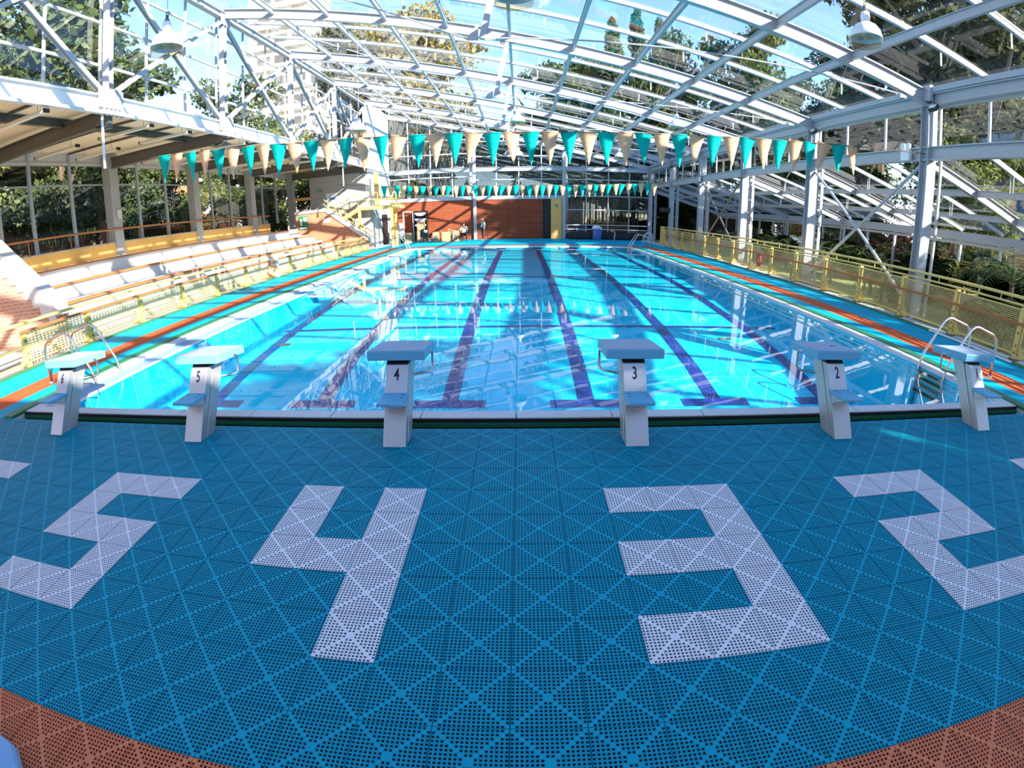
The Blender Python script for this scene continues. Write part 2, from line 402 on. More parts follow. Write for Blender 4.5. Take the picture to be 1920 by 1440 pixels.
struct(MB().box(-16.4, -9.9, .9, 35.9, -.34, -.025).build('floor_aisle', 'concrete'))
struct(MB().box(-6.84, 6.84, 27.36, 35.9, -.34, -.02).build('floor_slab_far', 'concrete_lt'))
struct(MB().box(-8.15, 8.15, 28.3, 35.9, -.02, .001).build('floor_far', 'side_blue'))
struct(MB().box(-7.5, 7.5, 27.65, 28.3, -.02, .002).build('floor_far_band', 'side_orange'))

# coping and gutter
def coping(name, x0, x1, y0, y1, z1=.004, mat='coping', n=0, along='y'):
    b = MB(); gap = .006
    L_ = (y1 - y0) if along == 'y' else (x1 - x0); n = max(1, round(L_ / 1.0))
    for i in range(n):
        if along == 'y': b.box(x0, x1, y0 + L_ * i / n + gap, y0 + L_ * (i + 1) / n - gap, -.25, z1)
        else: b.box(x0 + L_ * i / n + gap, x0 + L_ * (i + 1) / n - gap, y0, y1, -.25, z1)
    return struct(b.build(name, mat))
coping('trim_2', -6.84, 6.84, 1.37, 1.545, along='x')
coping('trim_3', -6.84, -6.60, 1.545, 27.36)
coping('trim_4', 6.62, 6.84, 1.545, 27.36)
coping('trim_5', -6.84, 6.84, 27.2, 27.36, along='x')
struct(MB().box(-6.60, -6.22, 1.545, 27.2, -.3, -.045).build('trim_gutter', 'gutter'))
coping('trim_6', -6.22, -6.10, 1.545, 27.2, -.03)
coping('trim_7', 6.56, 6.62, 1.545, 27.2, -.022)

# pool basin: floor profile, walls and lane lines
PROF = [(1.552, -1.42), (2.2, -1.27), (3.0, -1.10), (4.1, -.93), (5.5, -.73), (7.8, -.53), (11, -.37), (14.5, -.27), (20, -.235), (27.192, -.225)]
def pz(y):
    for (a, za), (b, zb) in zip(PROF, PROF[1:]):
        if y <= b: return za + (zb - za) * (y - a) / (b - a)
    return PROF[-1][1]
def ys_between(a, b):
    return [a] + [y for y, _ in PROF if a + 1e-4 < y < b - 1e-4] + [b]
PX0, PX1 = -6.092, 6.552
b = MB()
for (ya, za), (yb, zb) in zip(PROF, PROF[1:]):
    b.quad((PX0, ya, za), (PX1, ya, za), (PX1, yb, zb), (PX0, yb, zb))
    b.quad((PX0, ya, -.03), (PX0, ya, za), (PX0, yb, zb), (PX0, yb, -.03))
    b.quad((PX1, ya, za), (PX1, ya, -.03), (PX1, yb, -.03), (PX1, yb, zb))
b.quad((PX0, 1.552, -1.42), (PX0, 1.552, -.03), (PX1, 1.552, -.03), (PX1, 1.552, -1.42))
b.quad((PX0, 27.192, -.03), (PX0, 27.192, -.225), (PX1, 27.192, -.225), (PX1, 27.192, -.03))
pool = struct(b.build('pool_basin', 'pool'))
def strip(bm_, x0, x1, ya, yb, dz=.006):
    yy = ys_between(ya, yb)
    for p, q in zip(yy, yy[1:]): bm_.quad((x0, p, pz(p) + dz), (x1, p, pz(p) + dz), (x1, q, pz(q) + dz), (x0, q, pz(q) + dz))
LX = [-5.36, -3.24, -1.09, 1.09, 3.24, 5.36]
for x in LX:
    b = MB(); strip(b, x - .135, x + .135, 4.2, 26.3)
    strip(b, x - .58, x + .58, 3.96, 4.2); strip(b, x - .5, x + .5, 26.3, 26.55)
    b.box(x - .28, x + .28, 27.17, 27.195, -.16, -.05)
    b.build('lane_line', 'lane', pool)
for y in (7.72, 14.55):
    b = MB(); strip(b, PX0 + .45, PX1 - .35, y, y + (.16 if y < 10 else .2), .004); b.build('cross_line', 'lane', pool)
for x, y in ((-5.2, 6.75), (4.55, 6.9)):
    b = MB(); strip(b, x - .17, x + .17, y, y + .16, .008); b.build('floor_grate', 'steel_d', pool)
b = MB(); b.quad((PX0, 1.545, -.045), (PX1, 1.545, -.045), (PX1, 27.2, -.045), (PX0, 27.2, -.045)); struct(b.build('water', 'water'))

# unseen wall behind the camera, added to keep the near deck in shade
struct(MB().box(-10.4, 10.2, YB - .3, YB, -.34, 6.3).build('wall_back_occluder', 'white_wall'))

# ------------------------------------------------------------------ steel frame
for i, y in enumerate(FR):
    b = MB(); p, q = (XL, y, zr(XL) - .19), (XR, y, zr(XR) - .19)
    b.ibeam(p, q, .17, .36, .03); struct(b.build('roof_beam', 'steel_w'))
    if 1.8 <= y <= 31:
        b = MB(); x = -.28; top = Vector((x, y, zr(x) - .36)); bot = Vector((-.70, y, 5.65))
        b.bar(top, bot + Vector((.02, 0, .05)), .13, .13, (0, 1, 0))
        for s in (-1, 1):
            b.prism([bot + Vector((s * .06, -.01, .42)), bot + Vector((s * .06, -.01, .02)), bot + Vector((s * .30, -.01, .03)), bot + Vector((s * .28, -.01, .10))], (0, .02, 0))
        b.box(x - .22, x + .22, y - .03, y + .03, zr(x) - .44, zr(x) - .37)
        post = struct(b.build('king_post_beam', 'steel_w'))
        r = MB(); r.tube([bot + Vector((.28, 0, .06)), (9.3, y, zr(9.3) - .42)], .018, 6); r.tube([bot + Vector((-.28, 0, .06)), (-9.4, y, zr(-9.4) - .42)], .018, 6)
        r.box(9.15, 9.35, y - .03, y + .03, zr(9.3) - .5, zr(9.3) - .36); r.box(-9.5, -9.3, y - .03, y + .03, zr(-9.4) - .5, zr(-9.4) - .36)
        r.build('tie_rod', 'steel_w', post)
for k in range(1, 10):
    x = -10.1 + k * 1.98
    b = MB(); b.ibeam((x, YB, zr(x) - .12), (x, YF, zr(x) - .12), .09, .20, .018)
    struct(b.build('purlin_beam', 'steel'))
# glazing of the roof: one window per bay, glass and the bars across it
RY = [YB] + FR
wn = 0
for a, c in zip(RY, RY[1:]):
    wn += 1; w = sgroup('window_%d' % wn)
    b = MB(); b.quad((XL - .2, a, zr(XL - .2) + .10), (XR + .15, a, zr(XR + .15) + .10), (XR + .15, c, zr(XR + .15) + .10), (XL - .2, c, zr(XL - .2) + .10)); b.build('pane', 'glass_roof', w)
    n = 3 if c - a > 4 else 2
    for k in range(1, n):
        y = a + (c - a) * k / n; f = MB(); f.bar((XL, y, zr(XL) + .05), (XR, y, zr(XR) + .05), .055, .10)
        f.bar((XL, y - .10, zr(XL) + .075), (XR, y - .10, zr(XR) + .075), .015, .03)
        for j in range(1, 10, 2):
            x = -10.1 + (j + .5) * 1.98
            if x < 10: f.bar((x, y, zr(x) + .02), (x, y, zr(x) - .32), .04, .015, (0, 1, 0))
        f.build('glazing_bar', 'alu', w)
# eave and mid beams on the right
b = MB(); b.ibeam((XR, YB, 5.48), (XR, YF, 5.48), .22, .30, .03); b.box(XR - .14, XR + .14, YB, YF, 5.64, 5.78); struct(b.build('eave_beam', 'steel'))
b = MB(); b.ibeam((XR, YB, 4.13), (XR, YF, 4.13), .20, .34, .03); struct(b.build('rail_beam', 'steel'))
b = MB(); b.bar((XR + .12, YB, 5.3), (XR + .12, YF, 5.3), .06, .07); struct(b.build('head_beam', 'alu'))
for y in FR:
    b = MB(); b.ibeam((XR, y, -.05), (XR, y, 5.34), .30, .30, .025, (0, 1, 0)); b.box(XR - .19, XR + .19, y - .19, y + .19, -.05, .02)
    c = struct(b.build('steel_column', 'steel'))
    g = MB()
    for dx, dy in ((.36, .12), (.36, -.12), (.48, .0)): g.bar((XR + dx, y + dy, -.05), (XR + dx, y + dy, 4.0), .06, .06, (0, 1, 0))
    for z in (.9, 1.9, 2.9): g.box(XR + .14, XR + .5, y - .02, y + .02, z, z + .04)
    g.build('side_post', 'alu', c)
# clerestory windows above the rail beam
for a, c in zip(RY, RY[1:]):
    wn += 1; w = sgroup('window_%d' % wn)
    b = MB(); b.quad((XR + .12, a, 4.3), (XR + .12, c, 4.3), (XR + .12, c, 5.36), (XR + .12, a, 5.36)); b.build('pane', 'glass', w)
    f = MB(); n = 3 if c - a > 4 else 2
    for k in range(1, n):
        y = a + (c - a) * k / n; f.bar((XR + .12, y, 4.3), (XR + .12, y, 5.3), .05, .07, (0, 1, 0))
    f.bar((XR + .12, a + .3, 4.3), (XR + .12, a + .3, 5.3), .07, .05, (0, 1, 0)); f.bar((XR + .12, c - .3, 4.3), (XR + .12, c - .3, 5.3), .07, .05, (0, 1, 0))
    f.build('frame', 'alu', w)
# X bracing between the right columns
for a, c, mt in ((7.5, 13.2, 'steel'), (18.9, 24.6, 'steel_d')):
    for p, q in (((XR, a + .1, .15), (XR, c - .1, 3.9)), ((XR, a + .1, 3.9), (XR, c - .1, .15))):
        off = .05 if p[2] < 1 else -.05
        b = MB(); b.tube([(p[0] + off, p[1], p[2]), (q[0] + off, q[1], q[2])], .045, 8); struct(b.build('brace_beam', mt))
# lean-to on the right
for i, y in enumerate(FR):
    b = MB(); b.ibeam((XR + .15, y, zl(XR) - .14), (XE, y, zl(XE) - .14), .14, .26, .025); struct(b.build('lean_beam', 'steel_w'))
for x in (12.1, 13.95):
    b = MB(); b.ibeam((x, YB, zl(x) - .10), (x, YF, zl(x) - .10), .09, .18, .018); struct(b.build('lean_purlin_beam', 'steel'))
b = MB(); b.box(XE - .08, XE + .12, YB, YF, 2.14, 2.46); struct(b.build('gutter_beam', 'steel'))
for a, c in zip(RY, RY[1:]):
    wn += 1; w = sgroup('window_%d' % wn)
    b = MB(); b.quad((XR + .1, a, zl(XR + .1) + .06), (XE + .1, a, zl(XE + .1) + .06), (XE + .1, c, zl(XE + .1) + .06), (XR + .1, c, zl(XR + .1) + .06)); b.build('pane', 'glass_roof', w)
    n = 3 if c - a > 4 else 2
    for k in range(1, n):
        y = a + (c - a) * k / n; f = MB(); f.bar((XR + .15, y, zl(XR) + .01), (XE, y, zl(XE) + .01), .055, .10)
        f.bar((XR + .15, y - .1, zl(XR) + .03), (XE, y - .1, zl(XE) + .03), .015, .03)
        for x in (11.2, 13.1): f.bar((x, y - .03, zl(x)), (x, y - .03, zl(x) - .4), .015, .03); f.bar((x, y + .06, zl(x)), (x, y + .06, zl(x) - .4), .015, .03)
        f.build('glazing_bar', 'alu', w)
struct(MB().box(XE - .05, XE + .12, YB, YF, -.34, .32).build('wall_right_base', 'concrete'))
for a, c in zip(RY, RY[1:]):
    wn += 1; w = sgroup('window_%d' % wn)
    b = MB(); b.quad((XE + .03, a, .32), (XE + .03, c, .32), (XE + .03, c, 2.14), (XE + .03, a, 2.14)); b.build('pane', 'glass', w)
    f = MB(); n = 3 if c - a > 4 else 2
    for k in range(n):
        y = a + (c - a) * k / n; f.bar((XE, y, .32), (XE, y, 2.14), .09, .09, (0, 1, 0))
        if k == 0: f.bar((XE, y + .25, .32), (XE, y + .25, 2.14), .07, .07, (0, 1, 0))
    f.bar((XE, a, 2.06), (XE, c, 2.06), .06, .10); f.bar((XE, a, .95), (XE, c, .95), .05, .05)
    f.build('frame', 'alu', w)

# ------------------------------------------------------------------ truss on the left
b = MB(); b.ibeam((XL, YB, 5.60), (XL, YF, 5.60), .24, .46, .03); b.box(XL + .10, XL + .24, YB, YF, 5.30, 5.37); struct(b.build('truss_bottom_beam', 'chord'))
b = MB(); b.ibeam((XL, YB, 9.72), (XL, 30.3, 9.72), .22, .26, .03); struct(b.build('truss_top_beam', 'steel'))
for y in FR[:-1]:
    b = MB(); b.ibeam((XL, y, 5.83), (XL, y, 9.6), .20, .20, .03, (0, 1, 0)); b.box(XL + .09, XL + .115, y - .45, y + .45, 5.5, 5.98); b.box(XL + .09, XL + .115, y - .3, y + .3, 9.35, 9.75)
    for k in range(5): b.box(XL + .11, XL + .2, y - .34 + k * .16, y - .31 + k * .16, 5.28, 5.46)
    struct(b.build('truss_column', 'steel_w'))
for a, c in zip(FR, FR[1:-1]):
    for z0, z1, dx in ((5.9, 9.5, .03), (9.5, 5.9, -.05)):
        b = MB(); b.ibeam((XL + dx, a + .12, z0), (XL + dx, c - .12, z1), .12, .15, .02, (1, 0, 0))
        struct(b.build('truss_brace_beam', 'steel_w' if z0 < 7 else 'steel'))
for a, c in zip(RY, RY[1:-1]):
    wn += 1; w = sgroup('window_%d' % wn); x = XL - .28
    b = MB(); b.quad((x, a, 5.5), (x, c, 5.5), (x, c, 10.1), (x, a, 10.1)); b.build('pane', 'glass', w)
    f = MB(); n = 3 if c - a > 4 else 2
    for k in range(n): y = a + (c - a) * k / n; f.bar((x, y, 5.5), (x, y, 10.0), .07, .06, (0, 1, 0))
    for z in (6.72, 7.88, 9.04): f.bar((x, a, z), (x, c, z), .06, .07)
    f.build('frame', 'alu', w)
struct(MB().box(XL - .6, XL - .24, YB, YF, 5.55, 5.84).build('trim_8', 'white_wall'))
# left aisle ceiling
struct(MB().box(XW - .3, XL - .15, YB, 30.3, 5.62, 5.74).build('ceiling', 'cream'))
for y in FR[:-1]:
    b = MB(); b.ibeam((XW + .2, y, 5.22), (XL - .05, y, 5.30), .16, .42, .03); b.box(XL - .4, XL + .05, y - .08, y + .08, 5.0, 5.36)
    struct(b.build('aisle_beam', 'steel_d'))
b = MB(); b.ibeam((-11.84, YB, 5.50), (-11.84, 30.3, 5.50), .14, .22, .02); struct(b.build('aisle_long_beam', 'steel_d'))
for a in FR[:-2]:
    for k in (1, 2):
        y = a + 5.7 * k / 3
        for x0, x1 in ((-15.8, -11.95), (-11.7, -10.4)):
            b = MB(); b.box(x0, x1, y - .03, y + .03, 5.55, 5.62); struct(b.build('batten_beam', 'steel_d'))
struct(MB().box(XW - .1, XW + .02, YB, 30.3, 5.24, 5.62).build('trim_9', 'fascia'))
struct(MB().box(XW - .12, XW + .06, YB, 30.3, 5.17, 5.26).build('trim_10', 'fascia'))
# window wall left, with concrete columns
for y in FR[2:-1]:
    b = MB(); b.box(-15.85, -15.45, y - .20, y + .30, 1.62, 5.6); struct(b.build('concrete_column', 'concrete'))
for a, c in zip(FR[1:], FR[2:-1]):
    wn += 1; w = sgroup('window_%d' % wn)
    b = MB(); b.quad((XW, a, 2.15), (XW, c, 2.15), (XW, c, 5.2), (XW, a, 5.2)); b.build('pane', 'glass', w)
    f = MB()
    for k in (1, 2): y = a + 5.7 * k / 3; f.bar((XW + .03, y, 2.15), (XW + .03, y, 5.62), .09, .12, (0, 1, 0))
    f.bar((XW, a, 4.45), (XW, c, 4.45), .05, .06)
    f.build('frame', 'steel', w)
struct(MB().box(XW - .2, -15.5, 5.0, 26.6, 1.0, 2.13).build('wall_left', 'ochre'))
struct(MB().box(XW - .22, -15.47, 5.0, 26.6, 2.13, 2.17).build('sill_left', 'concrete'))
struct(MB().box(XW - .2, -15.5, YB, 5.0, -.3, 2.15).build('wall_left_near', 'ochre'))
b = MB(); b.tube([(-15.42, 5.2, 2.65), (-15.42, 26.4, 2.65)], .04, 8)
for y in FR[1:6]:
    for k in (0, 1, 2): b.tube([(-15.42, y + 1.9 * k + 1.2, 2.14), (-15.42, y + 1.9 * k + 1.2, 2.65)], .018, 6) if y + 1.9 * k + 1.2 > 5.3 else None
tag(b.build('handrail', 'brown'), 'brown handrail running along the left window wall above the ochre parapet', 'handrail')

# far left corner: white side wall, grey concrete cross wall
struct(MB().prism([(-9.95, 30.3, 2.6), (-9.95, 36.0, 2.6), (-9.95, 36.0, 9.9), (-9.95, 30.3, 9.9)], (-.25, 0, 0)).build('wall_corner', 'white_wall'))
struct(MB().box(-10.2, -9.95, 30.3, 36, -.3, 2.6).build('wall_corner_base', 'concrete'))
struct(MB().box(-14.2, -10.205, 30.3, 30.6, -.3, 5.6).build('wall_cross', 'concrete'))
b = MB(); b.box(-16, -14.2, 30.35, 30.5, 3.55, 3.75); b.box(-16, -14.2, 30.35, 30.5, 5.2, 5.6); struct(b.build('trim_11', 'ochre'))
b = MB(); b.box(-9.95, -9.90, 31.0, 32.0, 0, 2.1); struct(b.build('door_1', 'concrete_lt'))
b = MB(); b.box(-9.95, -9.90, 33.2, 34.6, 0, 2.2); struct(b.build('door_opening_shade', 'black'))  # flat black panel, painted darkness of an opening
# far wall
FX = [-9.9, -8.43, -6.72, -5.05, -3.36, -1.70, 0, 1.71, 3.40, 5.12, 6.83, 8.47, 10.0]
def farwin(x0, x1, zb, zt, xs):
    global wn
    wn += 1; w = sgroup('window_%d' % wn)
    b = MB(); b.prism([(x0, 36.05, zb), (x1, 36.05, zb), (x1, 36.05, zr(x1) - .1), (x0, 36.05, zr(x0) - .1)], (0, .012, 0)); b.build('pane', 'glass', w)
    f = MB()
    for x in xs:
        if x0 < x < x1: f.bar((x, 36, zb), (x, 36, zr(x) - .3), .075, .07, (0, 1, 0))
    for z in zt:
        xa = x1 if z < zr(x1) - .35 else -10.1 + (10 - .35 - z) * 20.25 / 4.3
        if xa > x0 + .3: f.bar((x0, 36, z), (min(xa, x1), 36, z), .06, .07)
    f.build('frame', 'alu', w)
farwin(-9.9, -3.36, 3.3, (4.84, 6.61, 7.69), FX)
farwin(-3.36, 3.4, 3.3, (4.56, 6.35, 7.5), FX)
farwin(3.4, 10.0, .06, (.74, 1.07, 2.24, 3.3, 4.56), FX)
b = MB(); b.ibeam((-9.9, 35.95, 5.36), (10.15, 35.95, 5.36), .16, .34, .03); struct(b.build('far_beam', 'steel'))
b = MB(); b.box(-9.9, 3.4, 35.85, 36.02, 3.05, 3.32); struct(b.build('lintel_beam', 'steel'))
for x in (-3.36, 3.4):
    b = MB(); b.ibeam((x, 35.85, -.02), (x, 35.85, zr(x) - .3), .24, .26, .03, (0, 1, 0)); struct(b.build('far_column', 'steel'))
struct(MB().box(-9.9, 1.80, 35.9, 36.1, -.02, 3.05).build('wall_far', 'slats'))
struct(MB().box(2.42, 3.25, 35.88, 35.98, -.02, 3.05).build('door_3', 'ochre'))
struct(MB().box(3.5, 10.0, 36.06, 36.2, -.3, .70).build('wall_far_base', 'black'))
struct(MB().box(1.8, 2.42, 36.3, 36.4, -.3, 3.05).build('door_recess_shade', 'black'))  # black sheet standing in for the shade inside the recess

# ================================================================== THINGS ON THE DECK
# numerals laid in white tiles
DIG = {'1': ['11', '01', '01', '01', '01'], '2': ['111', '001', '111', '100', '111'], '3': ['111', '001', '111', '001', '111'],
       '4': ['101', '101', '111', '001', '001'], '5': ['111', '100', '111', '001', '111'], '6': ['111', '100', '111', '101', '111']}
for d, c0, lab in (('6', -18, 'white tile numeral 6 cut by the left edge of the blue deck'), ('5', -11, 'large white tile numeral 5 laid in the blue deck'),
                   ('4', -5, 'large white tile numeral 4 laid in the blue deck'), ('3', 2, 'large white tile numeral 3 laid in the blue deck'),
                   ('2', 8, 'large white tile numeral 2 laid in the blue deck'), ('1', 15, 'white tile numeral 1 cut by the right edge of the blue deck')):
    b = MB()
    for r, row in enumerate(DIG[d]):
        for k, ch in enumerate(row):
            if ch == '1': b.box((c0 + k) * T, (c0 + k + 1) * T, -(r + 1) * T, -r * T, .0005, .004)
    tag(b.build('deck_numeral', 'deck_white'), lab, 'numeral', 'lane numerals in the deck')

def text(s, size, parent, mat, loc, rot, sx=.62):
    cu = bpy.data.curves.new('number', 'FONT'); cu.body = s; cu.size = size; cu.align_x = 'CENTER'; cu.align_y = 'CENTER'; cu.extrude = .001; cu.offset = .002
    tmp = bpy.data.objects.new('tmp', cu); COL.objects.link(tmp); bpy.context.view_layer.update()
    me = bpy.data.meshes.new_from_object(tmp.evaluated_get(bpy.context.evaluated_depsgraph_get())); bpy.data.objects.remove(tmp)
    o = bpy.data.objects.new('number', me); COL.objects.link(o); o.parent = parent; o.location = loc; o.rotation_euler = rot; o.scale = (sx, 1, 1)
    me.materials.clear(); me.materials.append(m[mat]); return o

# starting blocks: built once, copied, each with its own digit
def make_block():
    t = thing('starting_block', '', 'starting block', (0, .70, 0), group='starting blocks along the pool end')
    L0 = .58                                   # lean of the pillar towards the water
    def sl(z): return L0 * z
    h = .105; b = MB(); zt = .66
    b.prism([(-h, sl(0), 0), (-h, sl(zt), zt), (-h, sl(zt) + .10, zt), (-h, .11, 0)], (2 * h, 0, 0))
    b.build('pillar_front', 'inox_m', t, bevel=.004)
    b = MB(); b.prism([(-h - .004, .115, 0), (-h - .004, sl(.70) + .11, .70), (-h - .004, sl(.70) + .30, .70), (-h - .004, .27, 0)], (2 * h + .008, 0, 0))
    b.build('pillar_rear', 'inox_m', t, bevel=.004)
    b = MB(); b.prism([(-h, sl(zt) + .02, zt), (-h, sl(.72) + .03, .72), (-h, sl(.72) + .14, .72), (-h, sl(zt) + .14, zt)], (2 * h, 0, 0)); b.build('neck', 'black', t)
    b = MB(); s = .27; zf, zb, ya, yb = .80, .755, .33, .89
    b.prism([(-s, ya, zf - .088), (-s, ya, zf), (-s, yb, zb), (-s, yb, zb - .085)], (2 * s, 0, 0)); pl = b.build('platform', 'block_blue', t, bevel=.008)
    b = MB(); b.prism([(-s + .012, ya + .012, zf + .0005), (-s + .012, ya + .012, zf + .003), (-s + .012, yb - .01, zb + .003), (-s + .012, yb - .01, zb + .0005)], (2 * s - .024, 0, 0)); b.build('grip_top', 'block_top', pl)
    b = MB(); z = .43; b.box(-h - .012, h + .012, -.03, sl(z) + .02, z - .032, z); st = b.build('foot_step', 'block_blue', t, bevel=.006)
    for x in (-.08, .08):
        for y in (.12, .19): b = MB(); b.lathe([(.0, .003), (.007, .003), (.007, 0)], (x, y, z), 8); b.build('screw', 'black', st)
    b = MB(); b.prism([(-h, .0, z - .034), (-h, sl(z) + .01, z - .034), (-h, sl(z - .12) + .01, z - .12), (-h, .10, z - .07)], (2 * h, 0, 0)); b.build('step_bracket', 'inox_m', t)
    for sd in (1,):
        X = h + .005; pts = [(sd * X, .58, .50), (sd * (X + .12), .66, .50), (sd * (X + .15), .685, .51), (sd * (X + .163), .70, .54), (sd * (X + .165), .71, .68), (sd * (X + .16), .69, .705), (sd * (X + .14), .60, .715)]
        b = MB(); b.tube(pts, .0125, 8); b.build('handle', 'inox', t, smooth=True)
    return t
ORD = {'6': ('leftmost starting block, number 6, beside the left steel ladder', -5.36), '5': ('starting block with number 5 on its steel pillar', -3.24), '4': ('starting block with number 4 on its steel pillar', -1.09),
       '3': ('starting block with number 3 on its steel pillar', 1.09), '2': ('starting block with number 2 on its steel pillar', 3.24), '1': ('starting block number 1 in front of the right steel ladder', 5.36)}
blk = make_block()
first = True
for d, (lab, x) in ORD.items():
    if first: t = blk; t.location = (x, .70, 0); t['label'] = lab; first = False
    else:
        t = dup(blk, (x, .70, 0), label=lab)
        if x > 0:
            for c in kids(t):
                if c.name.startswith('handle'): c.scale = (-1, 1, 1)
    t['_d'] = d
BL = [o for o in COL.objects if o.name.startswith('starting_block')]
for t in BL:
    text(t['_d'], .165, t, 'ink', (0, .58 * .575 - .003, .575), (radians(90 - 30.1), 0, 0)); del t['_d']
b = MB(); b.torus((3.31, 1.28, .778), .035, .007, 'z', 14, 6); b.tube([(3.25, 1.3, .775), (3.40, 1.26, .77)], .007, 6)
tag(b.build('goggle_strap', 'black'), 'small dark strap left on top of starting block 2', 'strap')

# steel pool ladders
def make_ladder(label, tx, ty, sgn):
    t = thing('pool_ladder', label, 'pool ladder', (tx, ty, 0), group='steel pool ladders')
    for dy in (-.3, .3):
        pts = [(1.05, 0), (1.04, .42), (1.02, .55), (.97, .64), (.88, .70), (.50, .80), (.42, .80), (.33, .75), (.25, .65), (-.02, .22), (-.06, .10), (-.08, -.05), (-.08, -.85)]
        b = MB(); b.tube([(sgn * a, dy, z) for a, z in pts], .021, 10); r = b.build('rail', 'inox', t, smooth=True)
        b = MB(); b.lathe([(.0, .012), (.045, .012), (.05, 0)], (sgn * 1.05, dy, .002), 12); b.lathe([(.03, .03), (.03, 0)], (sgn * 1.05, dy, .002), 12); b.build('foot_flange', 'inox', r)
    for z in (-.08, -.19, -.30, -.41):
        b = MB(); b.box(-.12, -.04, -.29, .29, z - .012, z + .012); b.build('tread', 'black', t)
    return t
make_ladder('chrome pool ladder at the near left corner behind block 6', -6.60, 2.90, -1)
make_ladder('chrome pool ladder at the near right corner behind block 1', 6.60, 2.90, 1)
make_ladder('chrome pool ladder at the far left end of the pool', -6.60, 26.4, -1)
make_ladder('chrome pool ladder at the far right end of the pool', 6.60, 26.4, 1)
b = MB(); b.tube([(9.18, 3.35, .03), (9.18, 5.75, .03)], .025, 8); tag(b.build('pipe', 'white'), 'white pipe lying along the green edge of the right walkway', 'pipe')
# foam board by the camera
b = MB(); pts = [(-2.75, -3.6), (-2.05, -3.6), (-1.99, -3.3), (-1.98, -2.95), (-2.06, -2.72), (-2.2, -2.62), (-2.45, -2.58), (-2.75, -2.6)]
b.prism([(x, y, .004) for x, y in pts], (0, 0, .10)); o = b.build('float_board', 'lightblue', bevel=.03); tag(o, 'light blue foam float lying on the terracotta tiles at the lower left corner', 'float')
b = MB(); b.tube([(-2.7, -2.75, .106), (-2.3, -2.78, .106), (-2.16, -2.95, .106), (-2.12, -3.5, .106)], .004, 5); b.build('seam', 'blueplastic', o)

# pennant strings
def pennants(label, y, zc, n, x0, x1, xa, xb, za, zb_, seed):
    rng = random.Random(seed)
    t = thing('pennant_string', label, 'pennant string', (0, y, zc), group='backstroke pennant strings')
    def zz(x): return .0046 * x * x
    b = MB(); b.tube([(xa, 0, za - zc)] + [(x, 0, zz(x)) for x in [x0 + (x1 - x0) * k / 24 for k in range(25)]] + [(xb, 0, zb_ - zc)], .012, 6); b.build('rope', 'rope', t)
    step = (x1 - x0) / n; src = {}
    for k in range(n):
        x = x0 + step * (k + .5); key = 'teal' if k % 2 == 0 else 'peach'
        if key not in src:
            w, h = .185, .70; q = MB(); rows = 6
            for r in range(rows + 1):
                f = r / rows; ww = w * (1 - f) + .004; bow = .03 * sin(f * 3.0)
                for e in (-.004, .004): q.v += [(-ww, e + bow, -h * f), (ww, e + bow * .6, -h * f)]
            for r in range(rows):
                a = r * 4
                q.f += [(a, a + 1, a + 5, a + 4), (a + 2, a + 6, a + 7, a + 3), (a, a + 4, a + 6, a + 2), (a + 1, a + 3, a + 7, a + 5)]
            q.tube([(-w, 0, 0), (w, 0, 0)], .014, 6)
            o = q.build('pennant', key, t, smooth=True); src[key] = o
        else:
            o = src[key].copy(); COL.objects.link(o); o.parent = t
        o.location = (x, 0, zz(x)); o.rotation_euler = (rng.uniform(-.10, .08), rng.uniform(-.05, .05) + (.18 if rng.random() < .06 else 0), rng.uniform(-.25, .25)); o.scale = (rng.uniform(.94, 1.03), 1, rng.uniform(.93, 1.02))
    return t
pennants('nearer pennant string of large teal and peach flags above the near third of the pool', 7.5, 3.68, 42, -8.55, 7.95, -10.1, 10.06, 4.0, 4.12, 3)
pennants('farther pennant string of small looking teal and peach flags before the far wall', 24.6, 3.47, 42, -7.55, 7.6, -10.1, 10.0, 4.0, 3.75, 5)
for y, lab in ((7.15, 'white pole hanging from the truss, nearer of the two'), (25.4, 'white pole hanging from the truss before the grey concrete wall')):
    b = MB(); b.tube([(-10.0, y, 5.32), (-10.0, y, 3.95)], .035, 8); o = b.build('hanging_pole', 'white'); tag(o, lab, 'pole', 'poles hanging from the truss')
    b = MB(); b.tube([(-10.0, y, 3.95), (-10.0, y, 3.87)], .045, 8); b.build('end_cap', 'black', o)

